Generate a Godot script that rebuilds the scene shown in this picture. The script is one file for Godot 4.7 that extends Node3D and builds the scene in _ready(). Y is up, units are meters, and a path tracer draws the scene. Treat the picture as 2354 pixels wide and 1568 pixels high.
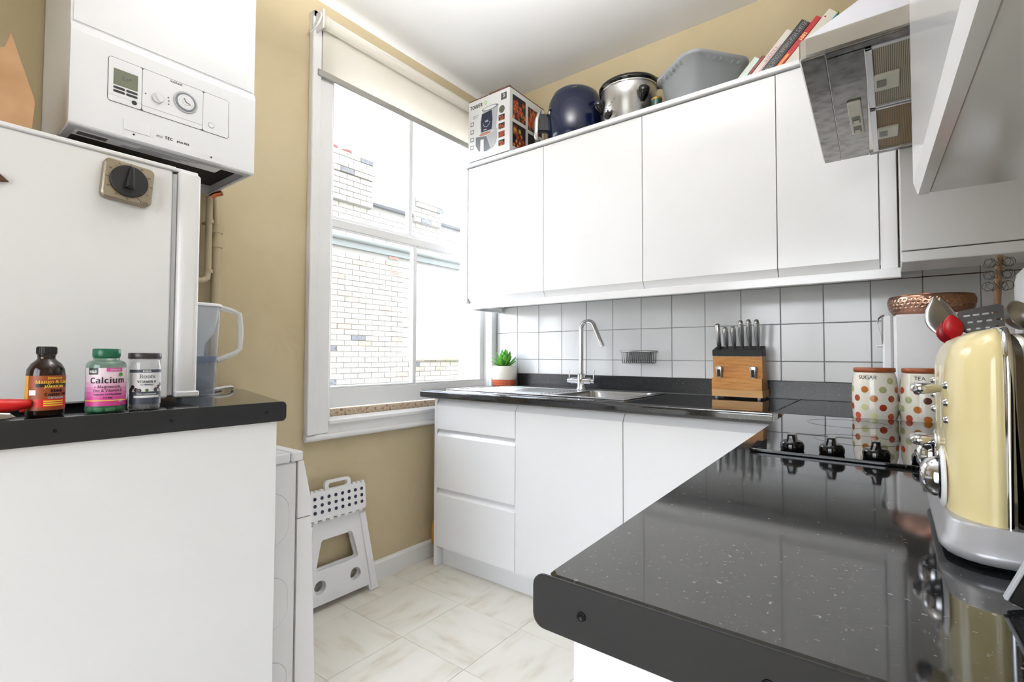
extends Node3D
# Kitchen with window, built object by object. Units are metres; the window wall is x = 0, the sink wall z = 0.

var used := {}
var cache := {}
var rng := RandomNumberGenerator.new()
var font: SystemFont
var fontb: SystemFont
var serif: SystemFont
var M := {}

func _ready() -> void:
	rng.seed = 77
	setup_view()
	make_fonts()
	make_materials()
	build_shell()
	build_window()
	build_outside()
	build_wall_cabinets()
	build_base_units()
	build_worktops()
	build_sink()
	build_hood()
	build_left_side()
	build_boiler()
	build_cabinet_top_things()
	build_sink_run_things()
	build_hob_side_things()
	build_toaster()
	build_left_counter_things()
	build_stool()

func setup_view() -> void:
	var cam := Camera3D.new()
	cam.name = "camera"
	cam.fov = rad_to_deg(2.0 * atan(784.0 / 1134.93))
	cam.near = 0.02
	cam.far = 100.0
	cam.transform = Transform3D(Basis(Vector3.UP, 0.6568) * Basis(Vector3.RIGHT, 0.0310) * Basis(Vector3.BACK, 0.0037), Vector3(1.8893, 1.0219, 2.2769))
	add_child(cam)
	cam.current = true
	var we := WorldEnvironment.new()
	we.name = "environment"
	var env := Environment.new()
	var sky := Sky.new()
	var sm := ProceduralSkyMaterial.new()
	sm.sky_top_color = Color(0.86, 0.90, 0.96)
	sm.sky_horizon_color = Color(0.97, 0.97, 0.97)
	sm.ground_bottom_color = Color(0.55, 0.55, 0.53)
	sm.ground_horizon_color = Color(0.80, 0.80, 0.79)
	sm.sun_angle_max = 0.0
	sm.energy_multiplier = 8.2
	sky.sky_material = sm
	env.background_mode = Environment.BG_SKY
	env.sky = sky
	env.tonemap_mode = Environment.TONE_MAPPER_LINEAR
	env.tonemap_exposure = 1.42
	env.sdfgi_enabled = true
	env.ssao_enabled = true
	env.ssil_enabled = true
	we.environment = env
	add_child(we)

# ---------------------------------------------------------------- naming and nodes
func uniq(parent: Node, called: String) -> String:
	var k := str(parent.get_instance_id()) + "/" + called
	var n: int = used.get(k, 0)
	used[k] = n + 1
	return called if n == 0 else "%s_%03d" % [called, n]

func thing(called: String, label: String, category: String, at := Vector3.ZERO, turn := 0.0, group := "") -> Node3D:
	var o := Node3D.new()
	o.name = uniq(self, called)
	add_child(o, true)
	o.position = at
	o.rotation.y = turn
	o.set_meta("label", label)
	o.set_meta("category", category)
	if group != "":
		o.set_meta("group", group)
	return o

func structure(called: String, label: String) -> Node3D:
	var o := Node3D.new()
	o.name = uniq(self, called)
	add_child(o, true)
	o.set_meta("kind", "structure")
	o.set_meta("label", label)
	return o

func gx(n: Node) -> Transform3D:
	var t := Transform3D()
	var c: Node = n
	while c != self and c is Node3D:
		t = (c as Node3D).transform * t
		c = c.get_parent()
	return t

func P(parent: Node3D, called: String, mesh: Mesh, m: Material, pos := Vector3.ZERO, deg := Vector3.ZERO) -> MeshInstance3D:
	var o := MeshInstance3D.new()
	o.name = uniq(parent, called)
	o.mesh = mesh
	o.material_override = m
	o.position = pos
	o.rotation_degrees = deg
	parent.add_child(o, true)
	return o

func PW(parent: Node3D, called: String, mesh: Mesh, m: Material, xf := Transform3D()) -> MeshInstance3D:
	var o := P(parent, called, mesh, m)
	o.transform = gx(parent).affine_inverse() * xf
	return o

# box between two world corners
func B(parent: Node3D, called: String, a: Vector3, b: Vector3, m: Material, bev := 0.0015) -> MeshInstance3D:
	var lo := Vector3(min(a.x, b.x), min(a.y, b.y), min(a.z, b.z))
	var hi := Vector3(max(a.x, b.x), max(a.y, b.y), max(a.z, b.z))
	return PW(parent, called, bevbox(hi - lo, bev), m, Transform3D(Basis(), (lo + hi) / 2.0))

# box in the parent's own axes
func L(parent: Node3D, called: String, a: Vector3, b: Vector3, m: Material, bev := 0.0015) -> MeshInstance3D:
	var lo := Vector3(min(a.x, b.x), min(a.y, b.y), min(a.z, b.z))
	var hi := Vector3(max(a.x, b.x), max(a.y, b.y), max(a.z, b.z))
	return P(parent, called, bevbox(hi - lo, bev), m, (lo + hi) / 2.0)

# ---------------------------------------------------------------- meshes
func S() -> SurfaceTool:
	var s := SurfaceTool.new()
	s.begin(Mesh.PRIMITIVE_TRIANGLES)
	s.set_smooth_group(-1)
	return s

func done(s: SurfaceTool) -> ArrayMesh:
	s.generate_normals()
	return s.commit()

func tri(s: SurfaceTool, a: Vector3, b: Vector3, c: Vector3) -> void:
	s.add_vertex(a)
	s.add_vertex(c)
	s.add_vertex(b)

func quad(s: SurfaceTool, a: Vector3, b: Vector3, c: Vector3, d: Vector3) -> void:
	tri(s, a, b, c)
	tri(s, a, c, d)

func face_out(s: SurfaceTool, p: Array, c: Vector3) -> void:
	var n: Vector3 = (p[1] - p[0]).cross(p[2] - p[0])
	var mid := Vector3.ZERO
	for v in p:
		mid += v
	mid /= p.size()
	var flip := n.dot(mid - c) < 0.0
	for i in range(1, p.size() - 1):
		if flip:
			tri(s, p[0], p[i + 1], p[i])
		else:
			tri(s, p[0], p[i], p[i + 1])

func add_box(s: SurfaceTool, size: Vector3, b: float, at := Vector3.ZERO) -> void:
	var h := size / 2.0
	b = min(b, min(h.x, min(h.y, h.z)) * 0.45)
	var sg := [-1.0, 1.0]
	var v := func(x: float, y: float, z: float, ax: int) -> Vector3:
		var q := Vector3(x * (h.x - b), y * (h.y - b), z * (h.z - b))
		q[ax] += [x, y, z][ax] * b
		return q + at
	for d in sg:
		face_out(s, [v.call(d, -1.0, -1.0, 0), v.call(d, 1.0, -1.0, 0), v.call(d, 1.0, 1.0, 0), v.call(d, -1.0, 1.0, 0)], at)
		face_out(s, [v.call(-1.0, d, -1.0, 1), v.call(1.0, d, -1.0, 1), v.call(1.0, d, 1.0, 1), v.call(-1.0, d, 1.0, 1)], at)
		face_out(s, [v.call(-1.0, -1.0, d, 2), v.call(1.0, -1.0, d, 2), v.call(1.0, 1.0, d, 2), v.call(-1.0, 1.0, d, 2)], at)
	if b <= 0.0:
		return
	for p in sg:
		for q in sg:
			face_out(s, [v.call(-1.0, p, q, 1), v.call(1.0, p, q, 1), v.call(1.0, p, q, 2), v.call(-1.0, p, q, 2)], at)
			face_out(s, [v.call(p, -1.0, q, 0), v.call(p, 1.0, q, 0), v.call(p, 1.0, q, 2), v.call(p, -1.0, q, 2)], at)
			face_out(s, [v.call(p, q, -1.0, 0), v.call(p, q, 1.0, 0), v.call(p, q, 1.0, 1), v.call(p, q, -1.0, 1)], at)
			for r in sg:
				face_out(s, [v.call(p, q, r, 0), v.call(p, q, r, 1), v.call(p, q, r, 2)], at)

func bevbox(size: Vector3, b: float) -> ArrayMesh:
	var k := "b%.4f,%.4f,%.4f,%.4f" % [size.x, size.y, size.z, b]
	if not cache.has(k):
		var s := S()
		add_box(s, size, b)
		cache[k] = done(s)
	return cache[k]

# several boxes (pairs of corners) as one mesh
func boxes(list: Array, bev := 0.0) -> ArrayMesh:
	var s := S()
	for e in list:
		var lo := Vector3(min(e[0].x, e[1].x), min(e[0].y, e[1].y), min(e[0].z, e[1].z))
		var hi := Vector3(max(e[0].x, e[1].x), max(e[0].y, e[1].y), max(e[0].z, e[1].z))
		add_box(s, hi - lo, bev, (lo + hi) / 2.0)
	return done(s)

func ccw(poly: PackedVector2Array) -> PackedVector2Array:
	var a := 0.0
	for i in poly.size():
		var p := poly[i]
		var q := poly[(i + 1) % poly.size()]
		a += p.x * q.y - q.x * p.y
	if a < 0.0:
		poly.reverse()
	return poly

func inset(poly: PackedVector2Array, b: float) -> PackedVector2Array:
	var out := PackedVector2Array()
	var n := poly.size()
	for i in n:
		var e1 := (poly[i] - poly[(i + n - 1) % n]).normalized()
		var e2 := (poly[(i + 1) % n] - poly[i]).normalized()
		var n1 := Vector2(-e1.y, e1.x)
		var n2 := Vector2(-e2.y, e2.x)
		out.append(poly[i] + (n1 + n2) / max(0.3, 1.0 + n1.dot(n2)) * b)
	return out

func cap(s: SurfaceTool, poly: PackedVector2Array, z: float, up: bool, xf: Transform3D) -> void:
	var t := Geometry2D.triangulate_polygon(poly)
	for i in range(0, t.size(), 3):
		var a := poly[t[i]]
		var b := poly[t[i + 1]]
		var c := poly[t[i + 2]]
		var up_now := (b - a).cross(c - a) > 0.0
		var A := xf * Vector3(a.x, a.y, z)
		var Bv := xf * Vector3(b.x, b.y, z)
		var C := xf * Vector3(c.x, c.y, z)
		if up_now == up:
			tri(s, A, Bv, C)
		else:
			tri(s, A, C, Bv)

func add_prism(s: SurfaceTool, poly_in: PackedVector2Array, depth: float, bev := 0.0, xf := Transform3D(), smooth := false) -> void:
	var poly := ccw(poly_in.duplicate())
	var small := inset(poly, bev) if bev > 0.0 else poly
	var rings := []
	if bev > 0.0:
		rings = [[small, 0.0], [poly, bev], [poly, depth - bev], [small, depth]]
	else:
		rings = [[poly, 0.0], [poly, depth]]
	var n := poly.size()
	s.set_smooth_group(0 if smooth else -1)
	for r in rings.size() - 1:
		var p: PackedVector2Array = rings[r][0]
		var q: PackedVector2Array = rings[r + 1][0]
		for i in n:
			var j := (i + 1) % n
			quad(s, xf * Vector3(p[i].x, p[i].y, rings[r][1]), xf * Vector3(p[j].x, p[j].y, rings[r][1]), xf * Vector3(q[j].x, q[j].y, rings[r + 1][1]), xf * Vector3(q[i].x, q[i].y, rings[r + 1][1]))
	s.set_smooth_group(-1)
	cap(s, small, depth, true, xf)
	cap(s, small, 0.0, false, xf)

func prism(poly: PackedVector2Array, depth: float, bev := 0.0, xf := Transform3D(), smooth := false) -> ArrayMesh:
	var s := S()
	add_prism(s, poly, depth, bev, xf, smooth)
	return done(s)

# profile given as (z, y), run along x from x0 to x1
func along_x(prof: Array, x0: float, x1: float, bev := 0.0, smooth := false) -> ArrayMesh:
	return prism(PackedVector2Array(prof), x1 - x0, bev, Transform3D(Basis(Vector3(0, 0, 1), Vector3(0, 1, 0), Vector3(-1, 0, 0)), Vector3(x1, 0, 0)), smooth)

# plan polygon given as (x, z), standing from y0 to y1
func slab(plan: Array, y0: float, y1: float, bev := 0.0, smooth := false) -> ArrayMesh:
	var p := PackedVector2Array()
	for v in plan:
		p.append(Vector2(v.x, -v.y))
	return prism(p, y1 - y0, bev, Transform3D(Basis(Vector3(1, 0, 0), Vector3(0, 0, -1), Vector3(0, 1, 0)), Vector3(0, y0, 0)), smooth)

func rr(w: float, h: float, r: float, n := 5, at := Vector2.ZERO) -> PackedVector2Array:
	var out := PackedVector2Array()
	for c in 4:
		var o := Vector2([1, -1, -1, 1][c] * (w / 2 - r), [1, 1, -1, -1][c] * (h / 2 - r))
		for i in n + 1:
			var a := PI / 2 * (c + float(i) / n)
			out.append(at + o + Vector2(cos(a), sin(a)) * r)
	return out

func disc(r: float, n := 24, at := Vector2.ZERO, ry := -1.0) -> PackedVector2Array:
	var out := PackedVector2Array()
	for i in n:
		var a := TAU * i / n
		out.append(at + Vector2(cos(a) * r, sin(a) * (r if ry < 0.0 else ry)))
	return out

# profile (radius, height); a repeated point makes a sharp edge
func add_lathe(s: SurfaceTool, prof: Array, seg := 28, at := Vector3.ZERO, sx := 1.0, sz := 1.0) -> void:
	var g := 1
	for i in prof.size() - 1:
		var p: Vector2 = prof[i]
		var q: Vector2 = prof[i + 1]
		if p.is_equal_approx(q):
			g += 1
			continue
		s.set_smooth_group(g)
		for k in seg:
			var a := TAU * k / seg
			var b := TAU * ((k + 1) % seg) / seg
			var A := Vector3(p.x * cos(a) * sx, p.y, -p.x * sin(a) * sz) + at
			var Bv := Vector3(p.x * cos(b) * sx, p.y, -p.x * sin(b) * sz) + at
			var C := Vector3(q.x * cos(b) * sx, q.y, -q.x * sin(b) * sz) + at
			var D := Vector3(q.x * cos(a) * sx, q.y, -q.x * sin(a) * sz) + at
			if p.x < 1e-6:
				tri(s, A, C, D)
			elif q.x < 1e-6:
				tri(s, A, Bv, D)
			else:
				quad(s, A, Bv, C, D)
	s.set_smooth_group(-1)

func lathe(prof: Array, seg := 28, sx := 1.0, sz := 1.0) -> ArrayMesh:
	var s := S()
	add_lathe(s, prof, seg, Vector3.ZERO, sx, sz)
	return done(s)

func add_loft(s: SurfaceTool, rings: Array, cap0 := true, cap1 := true, smooth := true) -> void:
	s.set_smooth_group(1 if smooth else -1)
	for r in rings.size() - 1:
		var p: PackedVector3Array = rings[r]
		var q: PackedVector3Array = rings[r + 1]
		for i in p.size():
			var j := (i + 1) % p.size()
			quad(s, p[i], p[j], q[j], q[i])
	s.set_smooth_group(-1)
	for e in [[cap0, rings[0], false], [cap1, rings[rings.size() - 1], true]]:
		if e[0]:
			var p: PackedVector3Array = e[1]
			var mid := Vector3.ZERO
			for v in p:
				mid += v
			mid /= p.size()
			for i in p.size():
				var j := (i + 1) % p.size()
				if e[2]:
					tri(s, mid, p[i], p[j])
				else:
					tri(s, mid, p[j], p[i])

func loft(rings: Array, cap0 := true, cap1 := true, smooth := true) -> ArrayMesh:
	var s := S()
	add_loft(s, rings, cap0, cap1, smooth)
	return done(s)

# horizontal ring (plan rounded rectangle) at height y
func ring(w: float, d: float, r: float, y: float, at := Vector2.ZERO, n := 5) -> PackedVector3Array:
	var out := PackedVector3Array()
	for p in rr(w, d, r, n):
		out.append(Vector3(at.x + p.x, y, at.y - p.y))
	return out

func oval(rx: float, rz: float, y: float, at := Vector2.ZERO, n := 32, pw := 1.0) -> PackedVector3Array:
	var out := PackedVector3Array()
	for i in n:
		var a := TAU * i / n
		out.append(Vector3(at.x + sign(cos(a)) * pow(abs(cos(a)), pw) * rx, y, at.y - sign(sin(a)) * pow(abs(sin(a)), pw) * rz))
	return out

func add_tube(s: SurfaceTool, pts: Array, r: float, seg := 8, closed := false, r1 := -1.0) -> void:
	var n := pts.size()
	var rings := []
	var nrm := Vector3.ZERO
	for i in n:
		var t: Vector3
		if closed:
			t = (pts[(i + 1) % n] - pts[(i + n - 1) % n]).normalized()
		else:
			t = (pts[min(i + 1, n - 1)] - pts[max(i - 1, 0)]).normalized()
		if i == 0:
			nrm = t.cross(Vector3.UP if abs(t.y) < 0.9 else Vector3.RIGHT).normalized()
		else:
			nrm = (nrm - t * nrm.dot(t)).normalized()
		var bi := t.cross(nrm)
		var rad := r if r1 < 0.0 else lerpf(r, r1, float(i) / (n - 1))
		var ringp := PackedVector3Array()
		for k in seg:
			var a := TAU * k / seg
			ringp.append(pts[i] + (nrm * cos(a) + bi * sin(a)) * rad)
		rings.append(ringp)
	if closed:
		rings.append(rings[0])
	add_loft(s, rings, not closed, not closed, true)

func tube(pts: Array, r: float, seg := 8, closed := false, r1 := -1.0) -> ArrayMesh:
	var s := S()
	add_tube(s, pts, r, seg, closed, r1)
	return done(s)

func bez(a: Vector3, b: Vector3, c: Vector3, d: Vector3, n := 10) -> Array:
	var out := []
	for i in n + 1:
		out.append(a.bezier_interpolate(b, c, d, float(i) / n))
	return out

# part of a cylinder wall, facing +z at angle 0
func band(R: float, y0: float, y1: float, a0: float, a1: float, th := 0.0004, n := 16) -> ArrayMesh:
	var s := S()
	s.set_smooth_group(1)
	for i in n:
		var a := lerpf(a0, a1, float(i) / n)
		var b := lerpf(a0, a1, float(i + 1) / n)
		var p := Vector3(sin(a), 0, cos(a)) * (R + th)
		var q := Vector3(sin(b), 0, cos(b)) * (R + th)
		quad(s, p + Vector3(0, y0, 0), q + Vector3(0, y0, 0), q + Vector3(0, y1, 0), p + Vector3(0, y1, 0))
	return done(s)

# lettering: h is the height of a capital; bend wraps it round a cylinder of that radius
func text_mesh(what: String, h: float, f: Font, depth := 0.0006, bend := 0.0, squeeze := 1.0) -> Mesh:
	var t := TextMesh.new()
	t.font = f
	t.text = what
	t.font_size = 48
	t.pixel_size = h / (0.72 * 48.0)
	t.depth = depth
	t.curve_step = 2.0
	if bend == 0.0 and squeeze == 1.0:
		return t
	var arr := t.get_mesh_arrays()
	var v: PackedVector3Array = arr[Mesh.ARRAY_VERTEX]
	var nn: PackedVector3Array = arr[Mesh.ARRAY_NORMAL]
	for i in v.size():
		var p := v[i]
		p.x *= squeeze
		if bend > 0.0:
			var a := p.x / bend
			nn[i] = nn[i].rotated(Vector3.UP, a)
			v[i] = Vector3(sin(a) * (bend + p.z), p.y, cos(a) * (bend + p.z))
		else:
			v[i] = p
	arr[Mesh.ARRAY_VERTEX] = v
	arr[Mesh.ARRAY_NORMAL] = nn
	arr[Mesh.ARRAY_TANGENT] = null
	var m := ArrayMesh.new()
	m.add_surface_from_arrays(Mesh.PRIMITIVE_TRIANGLES, arr)
	return m

func T(parent: Node3D, what: String, h: float, m: Material, pos: Vector3, deg := Vector3.ZERO, f: Font = null, bend := 0.0, squeeze := 1.0) -> MeshInstance3D:
	return P(parent, "lettering", text_mesh(what, h, f if f else font, 0.0006, bend, squeeze), m, pos, deg)

# flat printed picture on a quad facing +z
func pic(w: float, h: float) -> ArrayMesh:
	var s := S()
	var c := [Vector3(-w / 2, -h / 2, 0), Vector3(w / 2, -h / 2, 0), Vector3(w / 2, h / 2, 0), Vector3(-w / 2, h / 2, 0)]
	var u := [Vector2(0, 1), Vector2(1, 1), Vector2(1, 0), Vector2(0, 0)]
	for i in [0, 2, 1, 0, 3, 2]:
		s.set_uv(u[i])
		s.add_vertex(c[i])
	return done(s)

func csg_plate(parent: Node3D, called: String, outer: PackedVector2Array, holes: Array, depth: float, m: Material, pos := Vector3.ZERO, deg := Vector3.ZERO) -> CSGPolygon3D:
	var c := CSGPolygon3D.new()
	c.name = uniq(parent, called)
	c.polygon = ccw(outer.duplicate())
	c.depth = depth
	c.material = m
	for h in holes:
		var k := CSGPolygon3D.new()
		k.name = uniq(c, "cutout")
		k.polygon = ccw(h.duplicate())
		k.depth = depth + 0.02
		k.position.z = 0.01
		k.operation = CSGShape3D.OPERATION_SUBTRACTION
		k.material = m
		c.add_child(k, true)
	c.position = pos
	c.rotation_degrees = deg
	parent.add_child(c, true)
	return c

func make_fonts() -> void:
	font = SystemFont.new()
	font.font_names = PackedStringArray(["Droid Sans"])
	fontb = SystemFont.new()
	fontb.font_names = PackedStringArray(["Droid Sans"])
	fontb.font_weight = 700
	serif = SystemFont.new()
	serif.font_names = PackedStringArray(["Droid Serif"])
	serif.font_italic = true

# ---------------------------------------------------------------- materials
func mat(k: String, c: Color, rough := 0.5, metal := 0.0) -> StandardMaterial3D:
	var m := StandardMaterial3D.new()
	m.albedo_color = c
	m.roughness = rough
	m.metallic = metal
	M[k] = m
	return m

func clear(k: String, c: Color, alpha: float, rough := 0.05) -> StandardMaterial3D:
	var m := mat(k, Color(c.r, c.g, c.b, alpha), rough)
	m.transparency = BaseMaterial3D.TRANSPARENCY_ALPHA
	return m

func noise(seed_: int, freq: float, oct := 4, kind := FastNoiseLite.TYPE_SIMPLEX_SMOOTH) -> FastNoiseLite:
	var n := FastNoiseLite.new()
	n.seed = seed_
	n.noise_type = kind
	n.frequency = freq
	n.fractal_octaves = oct
	return n

# a repeating picture: noise drawn through a list of colours
func ramp_tex(n: FastNoiseLite, size: int, cols: Array, stretch := Vector2.ONE) -> ImageTexture:
	var src := n.get_seamless_image(size, size, false, false, 0.1)
	var im := Image.create(size, size, false, Image.FORMAT_RGB8)
	for y in size:
		for x in size:
			var v: float = src.get_pixel(int(x * stretch.x) % size, int(y * stretch.y) % size).r * (cols.size() - 1)
			var i := clampi(int(v), 0, cols.size() - 2)
			im.set_pixel(x, y, (cols[i] as Color).lerp(cols[i + 1], clampf(v - i, 0.0, 1.0)))
	im.generate_mipmaps()
	return ImageTexture.create_from_image(im)

func bump_tex(n: FastNoiseLite, size: int, strength: float) -> ImageTexture:
	var im := n.get_seamless_image(size, size, false, false, 0.1)
	im.convert(Image.FORMAT_RGBA8)
	im.bump_map_to_normal_map(strength)
	return ImageTexture.create_from_image(im)

func tripl(m: StandardMaterial3D, scale: Vector3, world := true, off := Vector3.ZERO) -> void:
	m.uv1_triplanar = true
	m.uv1_world_triplanar = world
	m.uv1_scale = scale
	m.uv1_offset = off
	m.uv1_triplanar_sharpness = 8.0

func speckle_tex() -> ImageTexture:
	var im := Image.create(1024, 1024, false, Image.FORMAT_RGB8)
	var base := noise(5, 0.02, 3).get_seamless_image(1024, 1024)
	for y in 1024:
		for x in 1024:
			var v := base.get_pixel(x, y).r * 0.03
			im.set_pixel(x, y, Color(0.085 + v, 0.087 + v, 0.095 + v))
	var r := RandomNumberGenerator.new()
	r.seed = 9
	for k in 42000:
		var g: float = [0.14, 0.17, 0.20, 0.25, 0.33, 0.46][min(5, int(pow(r.randf(), 1.8) * 6.0))]
		var w := 1 + int(pow(r.randf(), 2.6) * 3.4)
		var h := 1 + int(pow(r.randf(), 2.6) * 3.4)
		im.fill_rect(Rect2i(r.randi_range(0, 1019), r.randi_range(0, 1019), w, h), Color(g, g, g * 1.03))
	im.generate_mipmaps()
	return ImageTexture.create_from_image(im)

func mesh_tex(light: Color, dark: Color) -> ImageTexture:
	var im := Image.create(64, 64, false, Image.FORMAT_RGB8)
	for y in 64:
		for x in 64:
			var a := sin((x + y) * TAU / 16.0) * sin((x - y) * TAU / 16.0)
			im.set_pixel(x, y, dark.lerp(light, clampf(0.5 + a * 0.9, 0.0, 1.0)))
	im.generate_mipmaps()
	return ImageTexture.create_from_image(im)

# rows of overlapping coloured lumps on a dark ground: the food printed on the carton
func food_tex(seed_: int, cols: Array, ground: Color, long: bool) -> ImageTexture:
	var im := Image.create(128, 128, false, Image.FORMAT_RGB8)
	im.fill(ground)
	var r := RandomNumberGenerator.new()
	r.seed = seed_
	for k in 34:
		var c := Vector2(r.randf_range(8, 120), r.randf_range(22, 124))
		var rad := Vector2(r.randf_range(9, 17), r.randf_range(9, 17))
		if long:
			rad = Vector2(r.randf_range(6, 9), r.randf_range(22, 40))
		var ang := r.randf_range(-0.9, 0.9)
		var col: Color = cols[r.randi() % cols.size()]
		for y in range(int(c.y - 42), int(c.y + 42)):
			for x in range(int(c.x - 42), int(c.x + 42)):
				if x < 0 or y < 0 or x > 127 or y > 127:
					continue
				var d := (Vector2(x, y) - c).rotated(ang) / rad
				var l := d.length()
				if l < 1.0:
					im.set_pixel(x, y, col.lerp(ground, l * l * 0.65))
	im.generate_mipmaps()
	return ImageTexture.create_from_image(im)

func picture(k: String, t: Texture2D, rough := 0.4) -> void:
	var m := mat(k, Color.WHITE, rough)
	m.albedo_texture = t

func make_materials() -> void:
	var fine := bump_tex(noise(3, 0.035, 4), 256, 2.0)
	var soft := bump_tex(noise(4, 0.012, 3), 256, 3.0)
	# painted walls
	var m := mat("wall", Color.WHITE, 0.75)
	m.albedo_texture = ramp_tex(noise(21, 0.008, 5), 256, [Color(0.745, 0.685, 0.555), Color(0.765, 0.705, 0.575), Color(0.775, 0.715, 0.590)])
	m.normal_enabled = true
	m.normal_texture = fine
	m.normal_scale = 0.25
	tripl(m, Vector3.ONE * 0.9)
	m = mat("ceiling", Color(0.93, 0.93, 0.93), 0.85)
	m.normal_enabled = true
	m.normal_texture = soft
	m.normal_scale = 0.12
	tripl(m, Vector3.ONE * 0.7)
	mat("back_wall", Color(0.90, 0.89, 0.87), 0.8)
	m = mat("paint", Color(0.90, 0.90, 0.90), 0.38)
	m.normal_enabled = true
	m.normal_texture = soft
	m.normal_scale = 0.15
	tripl(m, Vector3.ONE * 1.6)
	mat("gloss_white", Color(0.905, 0.905, 0.91), 0.16)
	mat("carcass", Color(0.89, 0.89, 0.89), 0.22)
	mat("tile", Color(0.88, 0.885, 0.89), 0.13)
	mat("grout", Color(0.62, 0.62, 0.62), 0.9)
	mat("dirty_grout", Color(0.30, 0.24, 0.18), 0.9)
	# vinyl floor: a cream ground with brown-grey streaks, four offsets
	var v := ramp_tex(noise(31, 0.009, 5, FastNoiseLite.TYPE_SIMPLEX), 512, [Color(0.80, 0.765, 0.70), Color(0.855, 0.83, 0.78), Color(0.88, 0.86, 0.815), Color(0.885, 0.87, 0.83), Color(0.89, 0.875, 0.835), Color(0.895, 0.88, 0.84)], Vector2(1, 1))
	for k in 4:
		m = mat("vinyl%d" % k, Color.WHITE, 0.42)
		m.albedo_texture = v
		tripl(m, Vector3(1.9, 1.0, 0.55) if k % 2 == 0 else Vector3(0.55, 1.0, 1.9), true, Vector3(k * 0.37, 0, k * 0.21))
	mat("floor_joint", Color(0.50, 0.46, 0.40), 0.8)
	# black worktop with pale specks
	var sp := speckle_tex()
	m = mat("worktop", Color.WHITE, 0.06)
	m.metallic_specular = 0.68
	m.albedo_texture = sp
	tripl(m, Vector3.ONE * 1.15)
	m = mat("upstand", Color.WHITE, 0.30)
	m.albedo_texture = sp
	tripl(m, Vector3.ONE * 1.15)
	mat("end_plate", Color(0.105, 0.107, 0.118), 0.42, 0.0)
	mat("screw", Color(0.06, 0.06, 0.065), 0.35, 0.6)
	mat("joint_metal", Color(0.75, 0.75, 0.76), 0.3, 1.0)
	# metals
	mat("chrome", Color(0.80, 0.80, 0.81), 0.07, 1.0)
	m = mat("steel", Color(0.72, 0.72, 0.72), 0.28, 1.0)
	m = mat("sink_steel", Color(0.80, 0.80, 0.80), 0.24, 1.0)
	m.normal_enabled = true
	m.normal_texture = fine
	m.normal_scale = 0.06
	tripl(m, Vector3.ONE * 5.0)
	m = mat("hood_steel", Color.WHITE, 0.2, 1.0)
	m.albedo_texture = ramp_tex(noise(42, 0.035, 4), 256, [Color(0.32, 0.30, 0.285), Color(0.46, 0.45, 0.44), Color(0.53, 0.52, 0.51), Color(0.55, 0.54, 0.53)])
	m.normal_enabled = true
	m.normal_texture = soft
	m.normal_scale = 0.22
	m.roughness_texture = ramp_tex(noise(41, 0.02, 4), 256, [Color(1, 1, 1), Color(0.75, 0.75, 0.75), Color(1, 1, 1)])
	tripl(m, Vector3.ONE * 3.0)
	m = mat("hood_rim", Color(0.80, 0.785, 0.765), 0.22, 1.0)
	m.normal_enabled = true
	m.normal_texture = soft
	m.normal_scale = 0.12
	tripl(m, Vector3.ONE * 3.0)
	mat("hood_canopy", Color(0.80, 0.80, 0.83), 0.4)
	m = mat("filter", Color.WHITE, 0.5, 0.1)
	m.albedo_texture = mesh_tex(Color(0.86, 0.82, 0.74), Color(0.30, 0.27, 0.22))
	tripl(m, Vector3.ONE * 38.0)
	m = mat("filter_greasy", Color.WHITE, 0.55, 0.1)
	m.albedo_texture = mesh_tex(Color(0.74, 0.64, 0.46), Color(0.30, 0.23, 0.14))
	tripl(m, Vector3.ONE * 38.0)
	mat("filter_frame", Color(0.86, 0.86, 0.87), 0.3, 0.7)
	mat("clip_white", Color(0.84, 0.83, 0.78), 0.4)
	mat("clip_recess", Color(0.45, 0.46, 0.42), 0.4)
	mat("copper", Color(0.72, 0.42, 0.28), 0.3, 1.0)
	mat("copper_bowl", Color(0.76, 0.60, 0.52), 0.25, 1.0)
	# plastics and others
	mat("white_plastic", Color(0.90, 0.90, 0.91), 0.32)
	mat("boiler_white", Color(0.90, 0.905, 0.92), 0.3)
	mat("fridge_white", Color(0.89, 0.89, 0.89), 0.34)
	mat("gasket", Color(0.74, 0.75, 0.76), 0.6)
	mat("off_white", Color(0.83, 0.81, 0.76), 0.45)
	mat("line_grey", Color(0.25, 0.26, 0.28), 0.5)
	mat("light_grey", Color(0.70, 0.71, 0.73), 0.4)
	mat("mid_grey", Color(0.46, 0.48, 0.51), 0.4)
	mat("black", Color(0.04, 0.04, 0.045), 0.35)
	mat("black_gloss", Color(0.02, 0.02, 0.022), 0.06)
	mat("black_soft", Color(0.09, 0.09, 0.10), 0.5)
	mat("ink", Color(0.10, 0.10, 0.11), 0.6)
	mat("ink_grey", Color(0.35, 0.35, 0.36), 0.6)
	mat("lcd", Color(0.42, 0.44, 0.37), 0.25)
	mat("navy", Color(0.13, 0.16, 0.28), 0.4)
	mat("navy_gloss", Color(0.05, 0.09, 0.21), 0.16)
	mat("hob_glass", Color(0.018, 0.018, 0.02), 0.02)
	mat("pipe_paint", Color(0.71, 0.65, 0.53), 0.5)
	mat("brown", Color(0.35, 0.24, 0.15), 0.7)
	m = mat("cardboard", Color.WHITE, 0.85)
	m.albedo_texture = ramp_tex(noise(51, 0.03, 3), 128, [Color(0.70, 0.54, 0.39), Color(0.76, 0.61, 0.46)])
	tripl(m, Vector3.ONE * 3.0)
	m = mat("carton_white", Color(0.88, 0.88, 0.88), 0.35)
	mat("carton_edge", Color(0.42, 0.29, 0.23), 0.8)
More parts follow.
